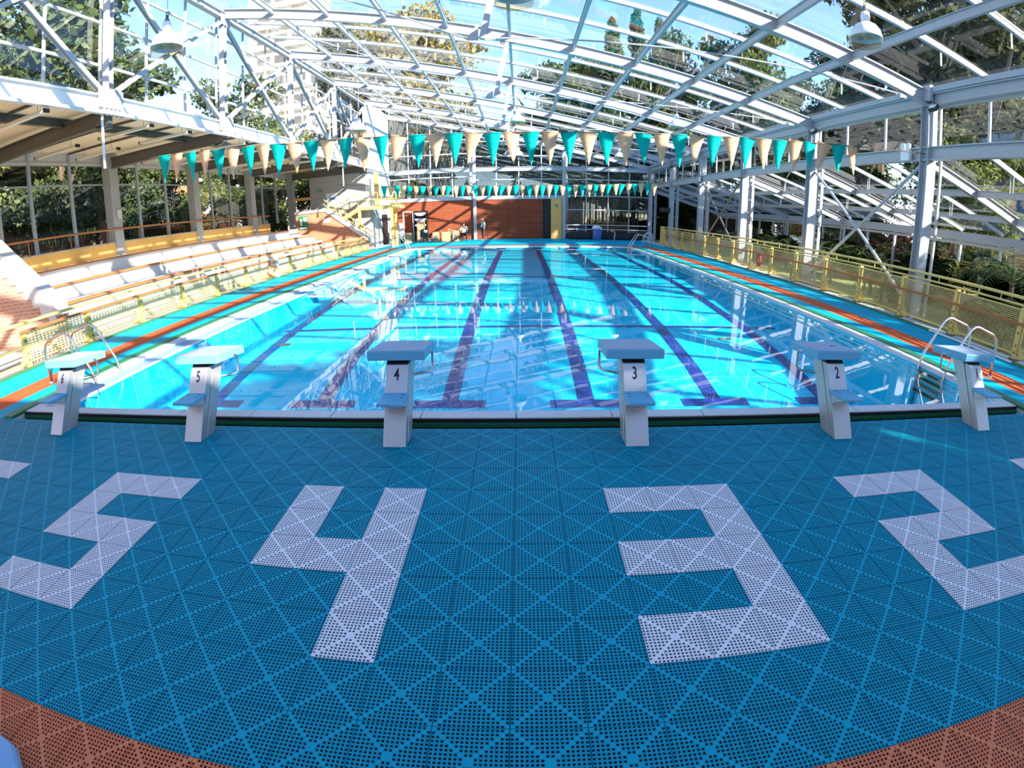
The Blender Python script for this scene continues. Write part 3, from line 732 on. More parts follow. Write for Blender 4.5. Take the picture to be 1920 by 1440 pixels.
# ------------------------------------------------------------------ yellow fences
def fence(label, x, s, ys, yend, ph, zm, tops, mesh, y_first=None, low=()):
    """ph post height, zm brown rail height, tops heights of the round top rails"""
    t = thing('mesh_fence', label, 'fence', (x, 0, 0))
    for y in ys:
        b = MB(); b.box(-.05, .05, y - .045, y + .045, -.02, ph)
        b.prism([(-s * .05, y - .03, 0), (s * .30, y - .03, 0), (s * .05, y - .03, .35)], (0, .06, 0)); p = b.build('post', 'yellow', t)
        b = MB(); b.box(-.07, .07, y - .09, y + .09, -.02, .012)
        b.build('base_plate', 'steel_d', p)
        for dz in (.12, .25, .50): b = MB(); b.box(-s * .05 - .006, -s * .05 + .006, y - .02, y + .02, dz, dz + .04); b.build('bolt', 'steel_d', p)
    zt = ph - .05
    for a, c in zip(ys, ys[1:]):
        b = MB(); b.quad((0, a + .05, .10), (0, c - .05, .10), (0, c - .05, zt), (0, a + .05, zt)); pn = b.build('mesh_panel', mesh, t)
        b = MB()
        for z in (.10, zt): b.bar((0, a + .05, z), (0, c - .05, z), .03, .03)
        for y in (a + .07, c - .07): b.bar((0, y, .1), (0, y, zt), .03, .03, (0, 1, 0))
        b.build('panel_frame', 'yellow', pn)
    b = MB(); b.bar((-s * .06, ys[0] - .1, zm), (-s * .06, yend, zm), .04, .055); b.build('mid_rail', 'brown', t)
    y0 = ys[0] if y_first is None else y_first
    for k, z in enumerate(tops):
        b = MB(); b.tube([(-s * .03, y0, z), (-s * .03, yend, z)], .024 if k else .034, 8); b.build('top_rail', 'yellow', t)
    for z in low:
        b = MB(); b.tube([(-s * .03, y0, z), (-s * .03, ys[0], z)], .026, 8); b.build('low_rail', 'yellow', t)
    if len(tops) > 1:
        for a, c in zip(ys, ys[1:]):
            for k in (1, 2): yy = a + (c - a) * k / 3; b = MB(); b.tube([(-s * .03, yy, tops[1]), (-s * .03, yy, tops[0])], .012, 6); b.build('spacer', 'yellow', t)
    return t
fence('yellow mesh fence with brown rail along the sunlit bleachers', -9.50, -1, [3.57 + 1.86 * k for k in range(14)], 27.8, .72, .70, (.86,), 'yellow_slot', .6, (.42, .10))
fence('yellow mesh fence with brown rail along the planted right side', 9.68, 1, [-.1 + 1.88 * k for k in range(17)], 30.0, 1.02, .70, (1.20, 1.06), 'yellow_mesh')
b = MB(); b.box(-.12, .12, -.10, .10, 0, 1.25); o = b.build('gate_post', 'yellow'); o.location = (9.6, 30.35, 0); tag(o, 'wide yellow panel closing the far end of the right fence', 'panel')

# lifebuoy and hose on the fences
b = MB(); b.torus((0, 0, 0), .29, .062, 'x', 28, 10); o = b.build('lifebuoy', 'lifering', smooth=True); o.location = (-9.36, 14.7, .42); tag(o, 'orange and white lifebuoy hanging on the left yellow fence', 'lifebuoy')
for a in (0, 1, 2, 3):
    q = MB(); th = a * pi / 2 + .4
    q.tube([(0, .29 * cos(th + d), .29 * sin(th + d)) for d in (-.22, -.1, 0, .1, .22)], .066, 10); q.build('white_band', 'white', o, smooth=True)
b = MB(); b.box(-9.42, -9.3, 14.98, 15.1, .0, .85); tag(b.build('marker_post', 'white'), 'short white post beside the lifebuoy on the left fence', 'post')
b = MB()
for k in range(9): b.torus((.012 * (k % 3), .02 * sin(k * 2.1), .015 * cos(k * 1.7)), .24 - .012 * k * .6, .016, 'x', 26, 6)
b.v = [(x, y * .62, z * 1.05) for x, y, z in b.v]
o = b.build('hose_coil', 'red', smooth=True); o.location = (9.58, 15.8, .44); tag(o, 'red hose coil hanging on the right yellow fence', 'hose')
q = MB(); q.tube([(.0, .1, -.2), (-.06, .12, -.36), (-.2, .2, -.42), (-.35, .1, -.42)], .014, 6); q.build('loose_end', 'red', o)

# ------------------------------------------------------------------ bleachers
t = thing('bleacher', 'sunlit white concrete bleacher with brown seat edges below the ochre parapet', 'bleacher', (0, 0, 0))
for x0, x1, zt in ((-11.7, -10.4, .85), (-13.0, -11.7, 1.22), (-15.5, -13.0, 1.62)):
    b = MB(); b.box(max(x0, -15.46), x1, 5.6, 24.0, -.3, zt); tr = b.build('tier', 'concrete_lt', t)
    q = MB(); q.box(x1 - .22, x1 + .06, 5.62, 24.0, zt + .0, zt + .05); q.build('seat_edge', 'brown', tr)
for k in range(7):
    b = MB(); x = -10.9 - k * .48; b.box(x - .48, x, 24.0, 26.2, -.3, .5 + k * .19); b.build('step', 'concrete_lt', t)
def stringer(label, poly, y, th, mat):
    b = MB(); b.prism([(x, y, z) for x, z in poly], (0, th, 0)); o = b.build('brick_end_wall', mat); tag(o, label, 'wall'); return o
o = stringer('pink brick end wall closing the near end of the bleachers', [(-10.35, -.1), (-10.35, .80), (-12.3, 2.32), (-16.2, 2.5), (-16.2, -.1)], 5.15, .34, 'brick_l')
b = MB(); n = 8
top = [(-10.25, .95), (-12.35, 2.62)]
b.prism([(-10.22, 5.09, .70), (-10.22, 5.09, .98), (-12.4, 5.09, 2.66), (-12.4, 5.09, 2.28)], (0, .44, 0))
for k in range(n):
    f = k / n; x = -10.25 - 2.05 * f; z = .72 + 1.56 * f; b.box(x - 2.05 / n, x, 5.12, 5.16, z - .16, z + .22)
b.build('coping_slab', 'concrete_lt', o)
o = stringer('orange brick stair wall with green sign at the far end of the bleachers', [(-9.4, -.1), (-9.4, .62), (-12.1, 2.62), (-14.1, 2.55), (-14.1, -.1)], 27.5, .5, 'brick_o')
b = MB(); b.prism([(-9.32, 27.44, .58), (-9.32, 27.44, .78), (-12.1, 27.44, 2.78), (-14.15, 27.44, 2.70), (-14.15, 27.44, 2.55), (-12.05, 27.44, 2.60)], (0, .62, 0)); b.build('coping_slab', 'concrete_lt', o)
def sign(name, label, loc, w, h, mat, marks, axis='y'):
    b = MB(); b.box(-w / 2, w / 2, -.02, 0, -h / 2, h / 2); o = b.build(name, mat); o.location = loc; tag(o, label, 'sign')
    for (x0, x1, z0, z1, mt) in marks:
        q = MB(); q.box(x0 * w, x1 * w, -.026, -.019, z0 * h, z1 * h); q.build('marking', mt, o)
    return o
sign('safety_sign', 'green and white first aid style sign on the orange brick wall', (-13.6, 27.49, 2.0), .62, .86, 'sign_g', [(.05, .42, .1, .42, 'white'), (-.4, .4, -.44, -.3, 'white'), (-.35, -.1, -.2, .3, 'white')])
sign('notice_plate', 'small white notice plate on the orange brick wall', (-12.0, 27.49, 2.05), .5, .28, 'white', [(-.4, .3, -.3, -.2, 'concrete')])
sign('exit_sign', 'green exit sign on the grey concrete wall', (-13.5, 30.29, 4.12), .38, .22, 'sign_g', [(-.3, -.05, -.2, .25, 'white'), (.1, .38, -.1, .1, 'white')])
sign('poster_board', 'white board with blue lettering block on the grey concrete wall', (-12.6, 30.29, 3.5), .85, .75, 'white', [(-.25, .3, -.12, .12, 'sign_b')])
sign('door_sign', 'small green sign on the yellow panel in the far wall', (2.82, 35.87, 2.55), .26, .2, 'sign_g', [(-.3, .0, -.25, .25, 'white')])

# yellow steel stair and platform
t = thing('steel_stair', 'yellow steel stair and railed platform against the white far left wall', 'stair', (0, 0, 0))
b = MB(); b.box(-10.6, -7.7, 29.6, 30.9, 2.55, 2.78); b.build('platform', 'yellow', t)
for x, y in ((-10.5, 29.7), (-8.3, 29.7), (-8.3, 30.8)):
    b = MB(); b.box(x - .08, x + .08, y - .08, y + .08, -.02, 2.56); b.build('leg', 'yellow', t)
b = MB(); b.box(-9.55, -9.25, 30.15, 30.3, 2.78, 5.0); b.build('jamb', 'yellow', t)
for y in (29.65, 30.85):
    b = MB()
    for z in (3.2, 3.62): b.tube([(-9.2 if y < 30 else -10.4, y, z), (-7.72, y, z)], .025, 6)
    for k in range(7): x = -9.2 + k * .245; b.tube([(x, y, 2.78), (x, y, 3.62)], .022, 6)
    b.build('railing', 'yellow', t)
b = MB()
for z in (3.2, 3.62): b.tube([(-7.72, 29.65, z), (-7.72, 30.85, z)], .025, 6)
b.build('railing', 'yellow', t)
for y in (29.62, 30.25):
    b = MB(); b.bar((-10.55, y, 2.62), (-12.6, y, 1.55), .05, .26); b.build('stringer', 'yellow', t)
for k in range(7):
    b = MB(); f = (k + .5) / 7; x = -10.55 - 2.05 * f; z = 2.62 - 1.07 * f; b.box(x - .14, x + .14, 29.64, 30.24, z, z + .03); b.build('tread', 'yellow', t)
for y in (29.62,):
    b = MB()
    for dz in (.55, 1.0): b.tube([(-12.4, y, 1.7 + dz), (-10.55, y, 2.66 + dz), (-9.25, y, 2.66 + dz)], .028, 6)
    for x, z in ((-12.4, 1.7), (-11.4, 2.2), (-10.55, 2.6)): b.tube([(x, y, z), (x, y, z + 1.06)], .028, 6)
    b.build('railing', 'yellow', t)
t = thing('stair_railing', 'yellow handrail sloping down on the orange brick stair wall', 'handrail', (0, 0, 0))
for dz in (.3, .62):
    b = MB(); b.tube([(-12.1, 27.5, 2.72 + dz), (-9.3, 27.5, .72 + dz), (-8.75, 27.5, .35 + dz)], .03, 6); b.build('rail', 'yellow', t)
for k in range(4):
    b = MB(); x = -11.8 + k * .78; z = 2.5 - (x + 12.1) * .714; b.tube([(x, 27.5, z), (x, 27.5, z + .8)], .025, 6); b.build('baluster', 'yellow', t)

# ------------------------------------------------------------------ lamps
def make_lamp():
    t = thing('pendant_lamp', '', 'lamp', group='bell pendant lamps')
    b = MB(); b.lathe([(.0, .40), (.075, .39), (.085, .30), (.08, .22), (.095, .20), (.19, .14), (.255, .05), (.285, -.04), (.295, -.10), (.285, -.10), (.275, -.04), (.245, .045), (.18, .13), (.09, .19), (.0, .19)], n=28); b.build('bell', 'lamp_w', t, smooth=True)
    b = MB(); b.lathe([(.296, -.10), (.30, -.22), (.292, -.22), (.288, -.10)], n=28); b.build('skirt', 'lamp_g', t, smooth=True)
    b = MB(); b.lathe([(.0, .52), (.03, .52), (.03, .44), (.05, .43), (.05, .39), (.0, .39)], n=14); b.torus((0, 0, .55), .035, .008, 'x', 14, 6); b.build('collar', 'steel_d', t, smooth=True)
    b = MB(); b.tube([(0, 0, .57), (0, 0, 3.0)], .008, 5); b.build('cable', 'steel', t)
    b = MB(); b.box(-.30, .30, -.025, .025, 3.0, 3.05); b.build('hanger', 'steel', t)
    b = MB(); b.ball((0, 0, 0), .07, .07, .12); b.build('bulb', 'white', t, smooth=True)
    return t
LAMP = []
for y, row in ((4.65, 'nearest'), (16.05, 'second'), (27.45, 'far')):
    for x, side in ((-6, 'left'), (0, 'middle'), (6, 'right')): LAMP.append((x, y, {
        ('nearest', 'left'): 'largest looking pendant lamp at upper left before the truss diagonals', ('nearest', 'middle'): 'pendant lamp seen from below at the top centre edge of the photo', ('nearest', 'right'): 'large pendant lamp with green skirt at upper right below the roof',
        ('second', 'left'): 'pendant lamp above the nearer pennants beside the white corner wall', ('second', 'middle'): 'pendant lamp above the middle of the nearer pennants', ('second', 'right'): 'pendant lamp above the right part of the nearer pennants',
        ('far', 'left'): 'farthest left pendant lamp near the yellow stair platform', ('far', 'middle'): 'small looking farthest middle pendant lamp behind the pennants', ('far', 'right'): 'small looking farthest right pendant lamp near the far gable'}[(row, side)]))
lamp0 = None
skirt_warm = None
for x, y, lab in LAMP:
    if lamp0 is None: lamp0 = make_lamp(); l = lamp0; l.location = (x, y, 5.50); l['label'] = lab
    else: l = dup(lamp0, (x, y, 5.50), label=lab)
    if skirt_warm is None:
        sk_ = [c for c in kids(lamp0) if c.name.startswith('skirt')][0]; skirt_warm = sk_.data.copy(); skirt_warm.materials.clear(); skirt_warm.materials.append(m['lamp_warm'])
    for c in kids(l):
        zt = zr(x - .25) - .27 - 5.5
        if c.name.startswith('cable'): c.scale = (1, 1, zt / 3.0)
        if c.name.startswith('hanger'): c.location = (0, 0, zt - 3.0)
        if c.name.startswith('skirt') and x < -1: c.data = skirt_warm
# fluorescent fittings under the left aisle ceiling
def make_tube():
    t = thing('tube_light', '', 'tube light', group='tube lights under the left ceiling')
    b = MB(); b.bar((-.98, 0, 0), (.98, 0, 0), .16, .07); b.build('housing', 'tube', t)
    for s in (-1, 1):
        b = MB(); b.box(s * 1.005 - .025, s * 1.005 + .025, -.08, .08, -.04, .05); b.build('end_cap', 'black', t)
        b = MB(); b.tube([(s * .7, 0, .03), (s * .7, 0, .42)], .006, 5); b.build('hanger', 'steel_d', t)
    return t
tl = None; wd = ['nearest', 'second', 'third', 'fourth', 'fifth', 'sixth', 'seventh', 'eighth', 'ninth', 'tenth']
for r, (x, nm) in enumerate(((-10.95, 'beside the truss'), (-13.95, 'beside the window wall'))):
    for k, y in enumerate((5.3, 9.05, 10.9, 14.5, 16.7, 20.3, 22.4, 26.0)):
        lab = '%s tube light in the row %s' % (wd[k], nm)
        if tl is None: tl = make_tube(); tl.location = (x, y, 5.2); tl['label'] = lab
        else: dup(tl, (x, y, 5.2), label=lab)
# emergency light, floodlights, boxes
t = thing('emergency_light', 'white twin spot emergency light on the beam beside the nearest right column', 'emergency light', (9.98, 8.15, 4.12))
b = MB(); b.box(-.05, .05, -.17, .17, -.16, .12); b.build('case', 'white', t, bevel=.01)
for dy in (-.1, .1):
    b = MB(); b.lathe([(.0, -.02), (.085, -.02), (.09, .03), (.0, .05)], n=14); o = b.build('spot', 'white', t); o.location = (-.02, dy, .21); o.rotation_euler = (0, -pi / 2, 0)
def flood(label, y):
    t = thing('floodlight', label, 'floodlight', (9.93, y, 5.22), group='floodlights under the eave beam')
    b = MB(); b.box(-.05, .05, -.13, .13, -.10, .06); o = b.build('case', 'black', t); o.rotation_euler = (0, .7, 0)
    b = MB(); b.box(-.057, -.05, -.11, .11, -.08, .045); o = b.build('lens', 'white', t); o.rotation_euler = (0, .7, 0)
    b = MB(); b.box(-.02, .08, -.02, .02, .0, .12); b.build('bracket', 'steel_d', t)
for lab, y in (('black floodlight at the top of the nearest right column', 7.1), ('black floodlight at the top of the second right column', 12.8), ('black floodlight at the top of the third right column', 18.5), ('black floodlight at the top of the farthest right column', 30.0)): flood(lab, y)
b = MB(); b.box(9.93, 10.05, 7.25, 7.55, 5.42, 5.82); tag(b.build('junction_box', 'steel', bevel=.01), 'grey junction box at the top of the nearest right column', 'box')
b = MB(); b.box(9.5, 10.0, 30.0, 30.9, 2.2, 2.5); tag(b.build('loudspeaker', 'black', bevel=.02), 'black loudspeaker on the far right column', 'loudspeaker')
b = MB(); b.box(9.95, 10.0, 24.3, 24.55, 3.98, 4.22); tag(b.build('control_box', 'white', bevel=.01), 'small white control box on the rail beam at the fourth right column', 'box')
b = MB(); b.box(-15.44, -15.38, 13.2, 13.45, 3.1, 3.4); b.box(-15.42, -15.36, 13.22, 13.43, 3.02, 3.1); tag(b.build('wall_phone', 'concrete_lt', bevel=.01), 'small grey device on the nearest concrete column', 'device')

# ================================================================== PEOPLE (far end)
def skin(name, nodes, edges, mat, parent, root, sub=1):
    ks = list(nodes); me = bpy.data.meshes.new(name); me.from_pydata([nodes[k][0] for k in ks], [(ks.index(a), ks.index(b)) for a, b in edges], [])
    o = bpy.data.objects.new(name, me); COL.objects.link(o); o.parent = parent; me.materials.append(m[mat])
    md = o.modifiers.new('skin', 'SKIN'); md.use_smooth_shade = True
    for k, sv in zip(ks, me.skin_vertices[0].data):
        r = nodes[k][1]; sv.radius = r if isinstance(r, tuple) else (r, r); sv.use_root = (k == root)
    s = o.modifiers.new('sub', 'SUBSURF'); s.levels = sub; s.render_levels = sub
    return o
def hand(nodes, edges, w, d, tag_, side):
    """palm and five fingers from wrist w pointing along d"""
    d = Vector(d).normalized(); sd = Vector((0, 1, 0)); w = Vector(w)
    nodes[tag_ + 'p'] = (tuple(w + d * .05), (.038, .02)); edges.append((tag_, tag_ + 'p'))
    for i, (off, ln) in enumerate(((-.03, .075), (-.01, .085), (.012, .08), (.032, .06))):
        a = w + d * .09 + sd * off; bq = a + d * ln * .6 + Vector((0, 0, -.004)); cq = bq + d * ln * .4 + Vector((-.012, 0, .004))
        for j, p in enumerate((a, bq, cq)): nodes['%sf%d%d' % (tag_, i, j)] = (tuple(p), .009)
        edges += [(tag_ + 'p', '%sf%d0' % (tag_, i)), ('%sf%d0' % (tag_, i), '%sf%d1' % (tag_, i)), ('%sf%d1' % (tag_, i), '%sf%d2' % (tag_, i))]
    a = w + d * .03 + sd * -.035 * side; b = a + d * .035 + sd * -.025 * side
    nodes[tag_ + 't0'] = (tuple(a), .011); nodes[tag_ + 't1'] = (tuple(b), .01); edges += [(tag_, tag_ + 't0'), (tag_ + 't0', tag_ + 't1')]
def head(t, c, look, hairmat='hair'):
    """hair and ears as children; the skull is part of the body mesh"""
    c = Vector(c); f = Vector(look).normalized(); sd = Vector((-f.y, f.x, 0))
    b = MB(); b.ball(c + Vector((0, 0, .045)) - f * .015, .092, .092, .085, 14, 8); b.build('hair', hairmat, t, smooth=True)
    for s in (-1, 1): b = MB(); b.ball(c + f * .088 + sd * .032 * s + Vector((0, 0, .01)), .011, .011, .008, 8, 6); b.build('eye', 'black', t)
    b = MB(); p = c + f * .095 + Vector((0, 0, -.055)); b.ball(p, .014, .022, .006, 8, 6); b.build('mouth', 'rope', t)
def person(label, loc, rz, pose):
    t = thing('person', label, 'person', loc, rz)          # local: faces +x
    n = {}; e = []
    if pose == 'stand':
        hipz, seat = .90, 0
        legs = {s: [('hip', (.0, .085 * s, .88), .088), ('knee', (.02 + .03 * s, .10 * s, .48), .058), ('ank', (-.02 + .05 * s, .105 * s, .08), .042), ('toe', (.16 + .05 * s, .12 * s, .03), .034)] for s in (-1, 1)}
        z0 = .92; lean = 0
        arms = {-1: [('sh', (.0, -.17, 1.40), .055), ('el', (-.03, -.24, 1.13), .042), ('wr', (.06, -.22, .90), .028)], 1: [('sh', (.0, .17, 1.40), .055), ('el', (-.04, .25, 1.13), .042), ('wr', (.02, .25, .88), .028)]}
        hd = {-1: (.1, .0, -1), 1: (.1, 0, -1)}
    else:
        legs = {s: [('hip', (.02, .09 * s, .50), .09), ('knee', (.44, .13 * s, .50), .062), ('ank', (.42, .14 * s, .08), .042), ('toe', (.60, .15 * s, .03), .034)] for s in (-1, 1)}
        z0 = .53
        arms = {s: [('sh', (-.02, .18 * s, 1.01), .055), ('el', (.03, .29 * s, .76), .042), ('wr', (.24, .19 * s, .66), .028)] for s in (-1, 1)}
        hd = {-1: (1, .2, -.25), 1: (1, -.2, -.25)}
    n['pel'] = ((0, 0, z0), (.13, .105)); n['waist'] = ((-.01, 0, z0 + .20), (.125, .095)); n['chest'] = ((0, 0, z0 + .40), (.15, .11)); n['neck'] = ((.0, 0, z0 + .56), .05)
    n['jaw'] = ((.025, 0, z0 + .645), (.06, .062)); n['skull'] = ((.01, 0, z0 + .73), (.078, .085)); n['nose'] = ((.10, 0, z0 + .70), .013)
    e += [('pel', 'waist'), ('waist', 'chest'), ('chest', 'neck'), ('neck', 'jaw'), ('jaw', 'skull'), ('jaw', 'nose')]
    for s in (-1, 1):
        p = 'pel'
        for nm, q, r in legs[s]: k = nm + str(s); n[k] = (q, r); e.append((p, k)); p = k
        p = 'chest'
        for nm, q, r in arms[s]: k = nm + str(s); n[k] = (q, r); e.append((p, k)); p = k
        hand(n, e, n['wr%d' % s][0], hd[s], 'wr%d' % s, s)
    skin('body', n, e, 'skin', t, 'pel', 2)
    def sub(keys, grow): return {k: (n[k][0], tuple((a + grow) for a in (n[k][1] if isinstance(n[k][1], tuple) else (n[k][1],) * 2))) for k in keys}
    tk = ['pel', 'waist', 'chest'] + [a + str(s) for s in (-1, 1) for a in (('sh', 'el', 'wr') if pose == 'stand' else ('sh', 'el'))]
    tn = sub(tk, .016)
    te = [('pel', 'waist'), ('waist', 'chest')]
    for s in (-1, 1):
        te += [('chest', 'sh%d' % s), ('sh%d' % s, 'el%d' % s)]
        if pose == 'stand': te.append(('el%d' % s, 'wr%d' % s))
    skin('shirt', tn, te, 'shirt' if pose == 'stand' else 'polo', t, 'waist', 2)
    tn = sub(['pel'] + [a + str(s) for s in (-1, 1) for a in ('hip', 'knee', 'ank')], .014); te = []
    for s in (-1, 1): te += [('pel', 'hip%d' % s), ('hip%d' % s, 'knee%d' % s), ('knee%d' % s, 'ank%d' % s)]
    skin('trousers', tn, te, 'trouser', t, 'pel', 2)
    for s in (-1, 1):
        a = Vector(legs[s][2][1]); b = MB(); b.ball((a.x + .06, a.y, .04), .14, .05, .042, 12, 8); b.build('shoe', 'black', t, smooth=True)
    head(t, n['skull'][0], (1, 0, 0))
    return t
person('person standing by the far brick wall in a grey long sleeve top and black trousers', (-2.66, 34.0, 0), radians(-150), 'stand')
t = person('person sitting before the far brick wall in a pale blue shirt and black trousers', (-4.08, 34.2, 0), radians(-75), 'sit')
# chair under the sitting person
t = thing('chair', 'dark chair under the sitting person by the far wall', 'chair', (-4.08, 34.2, 0), radians(-75))
b = MB(); b.box(-.22, .22, -.22, .22, .385, .42); b.build('seat', 'black', t)
b = MB(); b.box(-.25, -.215, -.22, .22, .42, .86); b.build('backrest', 'black', t)
for x in (-.2, .2):
    for y in (-.2, .2): b = MB(); b.tube([(x, y, 0), (x, y, .39)], .014, 6); b.build('leg', 'black', t)

# ------------------------------------------------------------------ clutter along the far wall
def carton(label, x, y, w, d, h, rz=0, open_=True, pr=True):
    t = thing('cardboard_box', label, 'box', (x, y, 0), rz, 'cardboard boxes along the far wall')
    b = MB(); th = .012
    b.box(-w / 2, w / 2, -d / 2, -d / 2 + th, 0, h); b.box(-w / 2, w / 2, d / 2 - th, d / 2, 0, h); b.box(-w / 2, -w / 2 + th, -d / 2, d / 2, 0, h); b.box(w / 2 - th, w / 2, -d / 2, d / 2, 0, h); b.box(-w / 2, w / 2, -d / 2, d / 2, 0, .012)
    b.build('carton', 'card', t)
    if open_:
        for s in (-1, 1):
            b = MB(); b.prism([(s * w / 2, -d / 2, h), (s * w / 2, d / 2, h), (s * (w / 2 + .12), d / 2, h + .06), (s * (w / 2 + .12), -d / 2, h + .06)], (0, 0, .006)); b.build('flap', 'card', t)
    else:
        b = MB(); b.box(-w / 2, w / 2, -d / 2, d / 2, h - .01, h); b.build('lid', 'card', t)
    if pr:
        b = MB(); b.box(-w * .25, w * .25, -d / 2 - .003, -d / 2, h * .25, h * .65); b.build('print', 'card_d', t)
carton('tall closed brown cardboard box leaning by the dark shelf', -7.35, 34.6, .55, .4, 1.55, 0, False, False)
carton('small cardboard box left of the tall brown box', -8.1, 33.6, .5, .4, .75, .1, False, False)
carton('open printed cardboard box beside the baby stroller', -6.05, 33.6, .5, .45, .75, 0, True)
carton('wide open cardboard box in the middle of the row', -5.35, 33.8, .65, .5, .72, .15, True, False)
carton('tilted cardboard box with round print next to the chair', -4.95, 34.6, .6, .45, .85, -.3, True)
carton('cardboard box directly left of the sitting person', -4.62, 33.7, .42, .4, .80, 0, True)
t = thing('shelf_unit', 'dark shelf unit with curved grey bins against the far brick wall', 'shelf', (-7.5, 35.5, 0))
b = MB(); b.box(-.5, -.44, -.25, .25, 0, 2.35); b.box(.44, .5, -.25, .25, 0, 2.35); b.box(-.5, .5, .2, .25, 0, 2.35); b.build('case', 'black', t)
for k, z in enumerate((1.05, 1.5, 1.95)):
    b = MB(); b.prism([(-.43, -.24, z + .18), (-.3, -.24, z + .05), (0, -.24, z), (.3, -.24, z + .05), (.43, -.24, z + .18), (.43, -.24, z + .26), (-.43, -.24, z + .26)], (0, .4, 0)); b.build('bin', 'steel', t)
t = thing('locker_frame', 'open grey metal rack standing against the far brick wall', 'rack', (-8.45, 35.4, 0))
for x in (-.38, .38): b = MB(); b.box(x - .04, x + .04, -.1, .0, 0, 2.35); b.build('upright', 'steel', t)
b = MB(); b.box(-.38, .38, -.1, 0, 2.28, 2.35); b.build('crossbar', 'steel', t)
t = thing('water_dispenser', 'white water dispenser with clear blue jug by the far wall', 'water dispenser', (-8.75, 34.0, 0))
b = MB(); b.box(-.22, .22, -.2, .2, .35, .95); b.build('cabinet', 'white', t, bevel=.05)
b = MB(); b.lathe([(.0, 1.5), (.16, 1.48), (.17, 1.4), (.17, 1.08), (.08, .95)], n=16); b.build('jug', 'waterjug', t, smooth=True)
b = MB(); b.box(-.2, .2, -.18, .18, 0, .35); b.build('stand', 'black', t)
t = thing('stroller', 'dark baby stroller with a white helmet on it in front of the boxes', 'stroller', (-6.75, 33.2, 0))
b = MB(); b.prism([(-.4, -.2, .45), (-.35, -.2, .95), (-.1, -.2, 1.05), (.1, -.2, .62), (.4, -.2, .5), (.35, -.2, .32), (-.2, -.2, .3)], (0, .4, 0)); b.build('seat', 'black', t, bevel=.04)
b = MB(); b.ball((.0, -.1, .82), .15, .15, .12); b.build('helmet', 'white', t, smooth=True)
for x in (-.35, .35):
    for y in (-.22, .22): b = MB(); b.torus((x, y, .12), .095, .025, 'y', 14, 6); b.build('wheel', 'black', t); b = MB(); b.tube([(x, y, .12), (x * .5, y, .5)], .014, 6); b.build('strut', 'steel', t)
b = MB(); b.tube([(-.35, -.2, .8), (-.6, -.2, 1.0), (-.6, .2, 1.0), (-.35, .2, .8)], .014, 6); b.build('push_bar', 'black', t)
t = thing('round_table', 'low dark round table with a folded chair left of the cardboard boxes', 'table', (-8.55, 32.6, 0))
b = MB(); b.lathe([(.0, .74), (.42, .74), (.42, .70), (.0, .70)], n=20); b.build('tabletop', 'black', t)
b = MB(); b.tube([(0, 0, 0), (0, 0, .7)], .04, 8); b.lathe([(.0, .04), (.25, .03), (.25, 0), (.0, 0)], n=16); b.build('pedestal', 'steel_d', t)
t = thing('drum', 'blue plastic drum with a white cover beside the far glass wall', 'drum', (5.75, 34.3, 0))
b = MB(); b.lathe([(.0, 0), (.30, 0), (.33, .05), (.33, .78), (.30, .82), (.0, .82)], n=20); b.build('barrel', 'blueplastic', t, smooth=True)
b = MB(); b.ball((-.05, 0, .92), .34, .3, .17); b.ball((.12, .05, .86), .28, .26, .14); b.build('cover', 'white', t, smooth=True)
t = thing('dark_bench', 'long dark covered bench along the far glass wall', 'bench', (0, 0, 0))
b = MB(); b.box(3.7, 9.2, 34.9, 35.6, .12, .55); b.build('seat', 'black', t)
for x in (3.9, 6.4, 9.0): b = MB(); b.box(x - .05, x + .05, 35.0, 35.5, 0, .12); b.build('leg', 'black', t)
t = thing('ball_lamp', 'white ball on a thin stand before the far glass wall', 'lamp', (4.25, 34.3, 0))
b = MB(); b.ball((0, 0, .78), .10, .10, .10); b.build('globe', 'white', t, smooth=True)
b = MB(); b.tube([(0, 0, 0), (0, 0, .7)], .02, 6); b.lathe([(.0, .03), (.12, .02), (.12, 0), (.0, 0)], n=12); b.build('stand', 'black', t)
t = thing('rolling_walker', 'small pale tubular frame in the far right corner', 'frame', (9.0, 31.8, 0))
for y in (-.2, .2):
    b = MB(); b.tube([(-.35, y, 0), (-.3, y, .5), (-.1, y, .72), (.2, y, .70), (.3, y, .4), (.35, y, 0)], .025, 8); b.build('side_tube', 'white', t, smooth=True)
for x, z in ((-.1, .72), (.3, .4)): b = MB(); b.tube([(x, -.2, z), (x, .2, z)], .02, 6); b.build('crossbar', 'white', t)
t = thing('red_cone', 'red and white bent plastic piece on the floor by the far glass wall', 'toy', (7.0, 34.0, 0))
b = MB(); b.tube([(0, 0, 0), (0, 0, .3), (.05, 0, .5), (-.05, 0, .7), (-.3, 0, .72)], .05, 8); b.build('tube', 'peach', t, smooth=True)

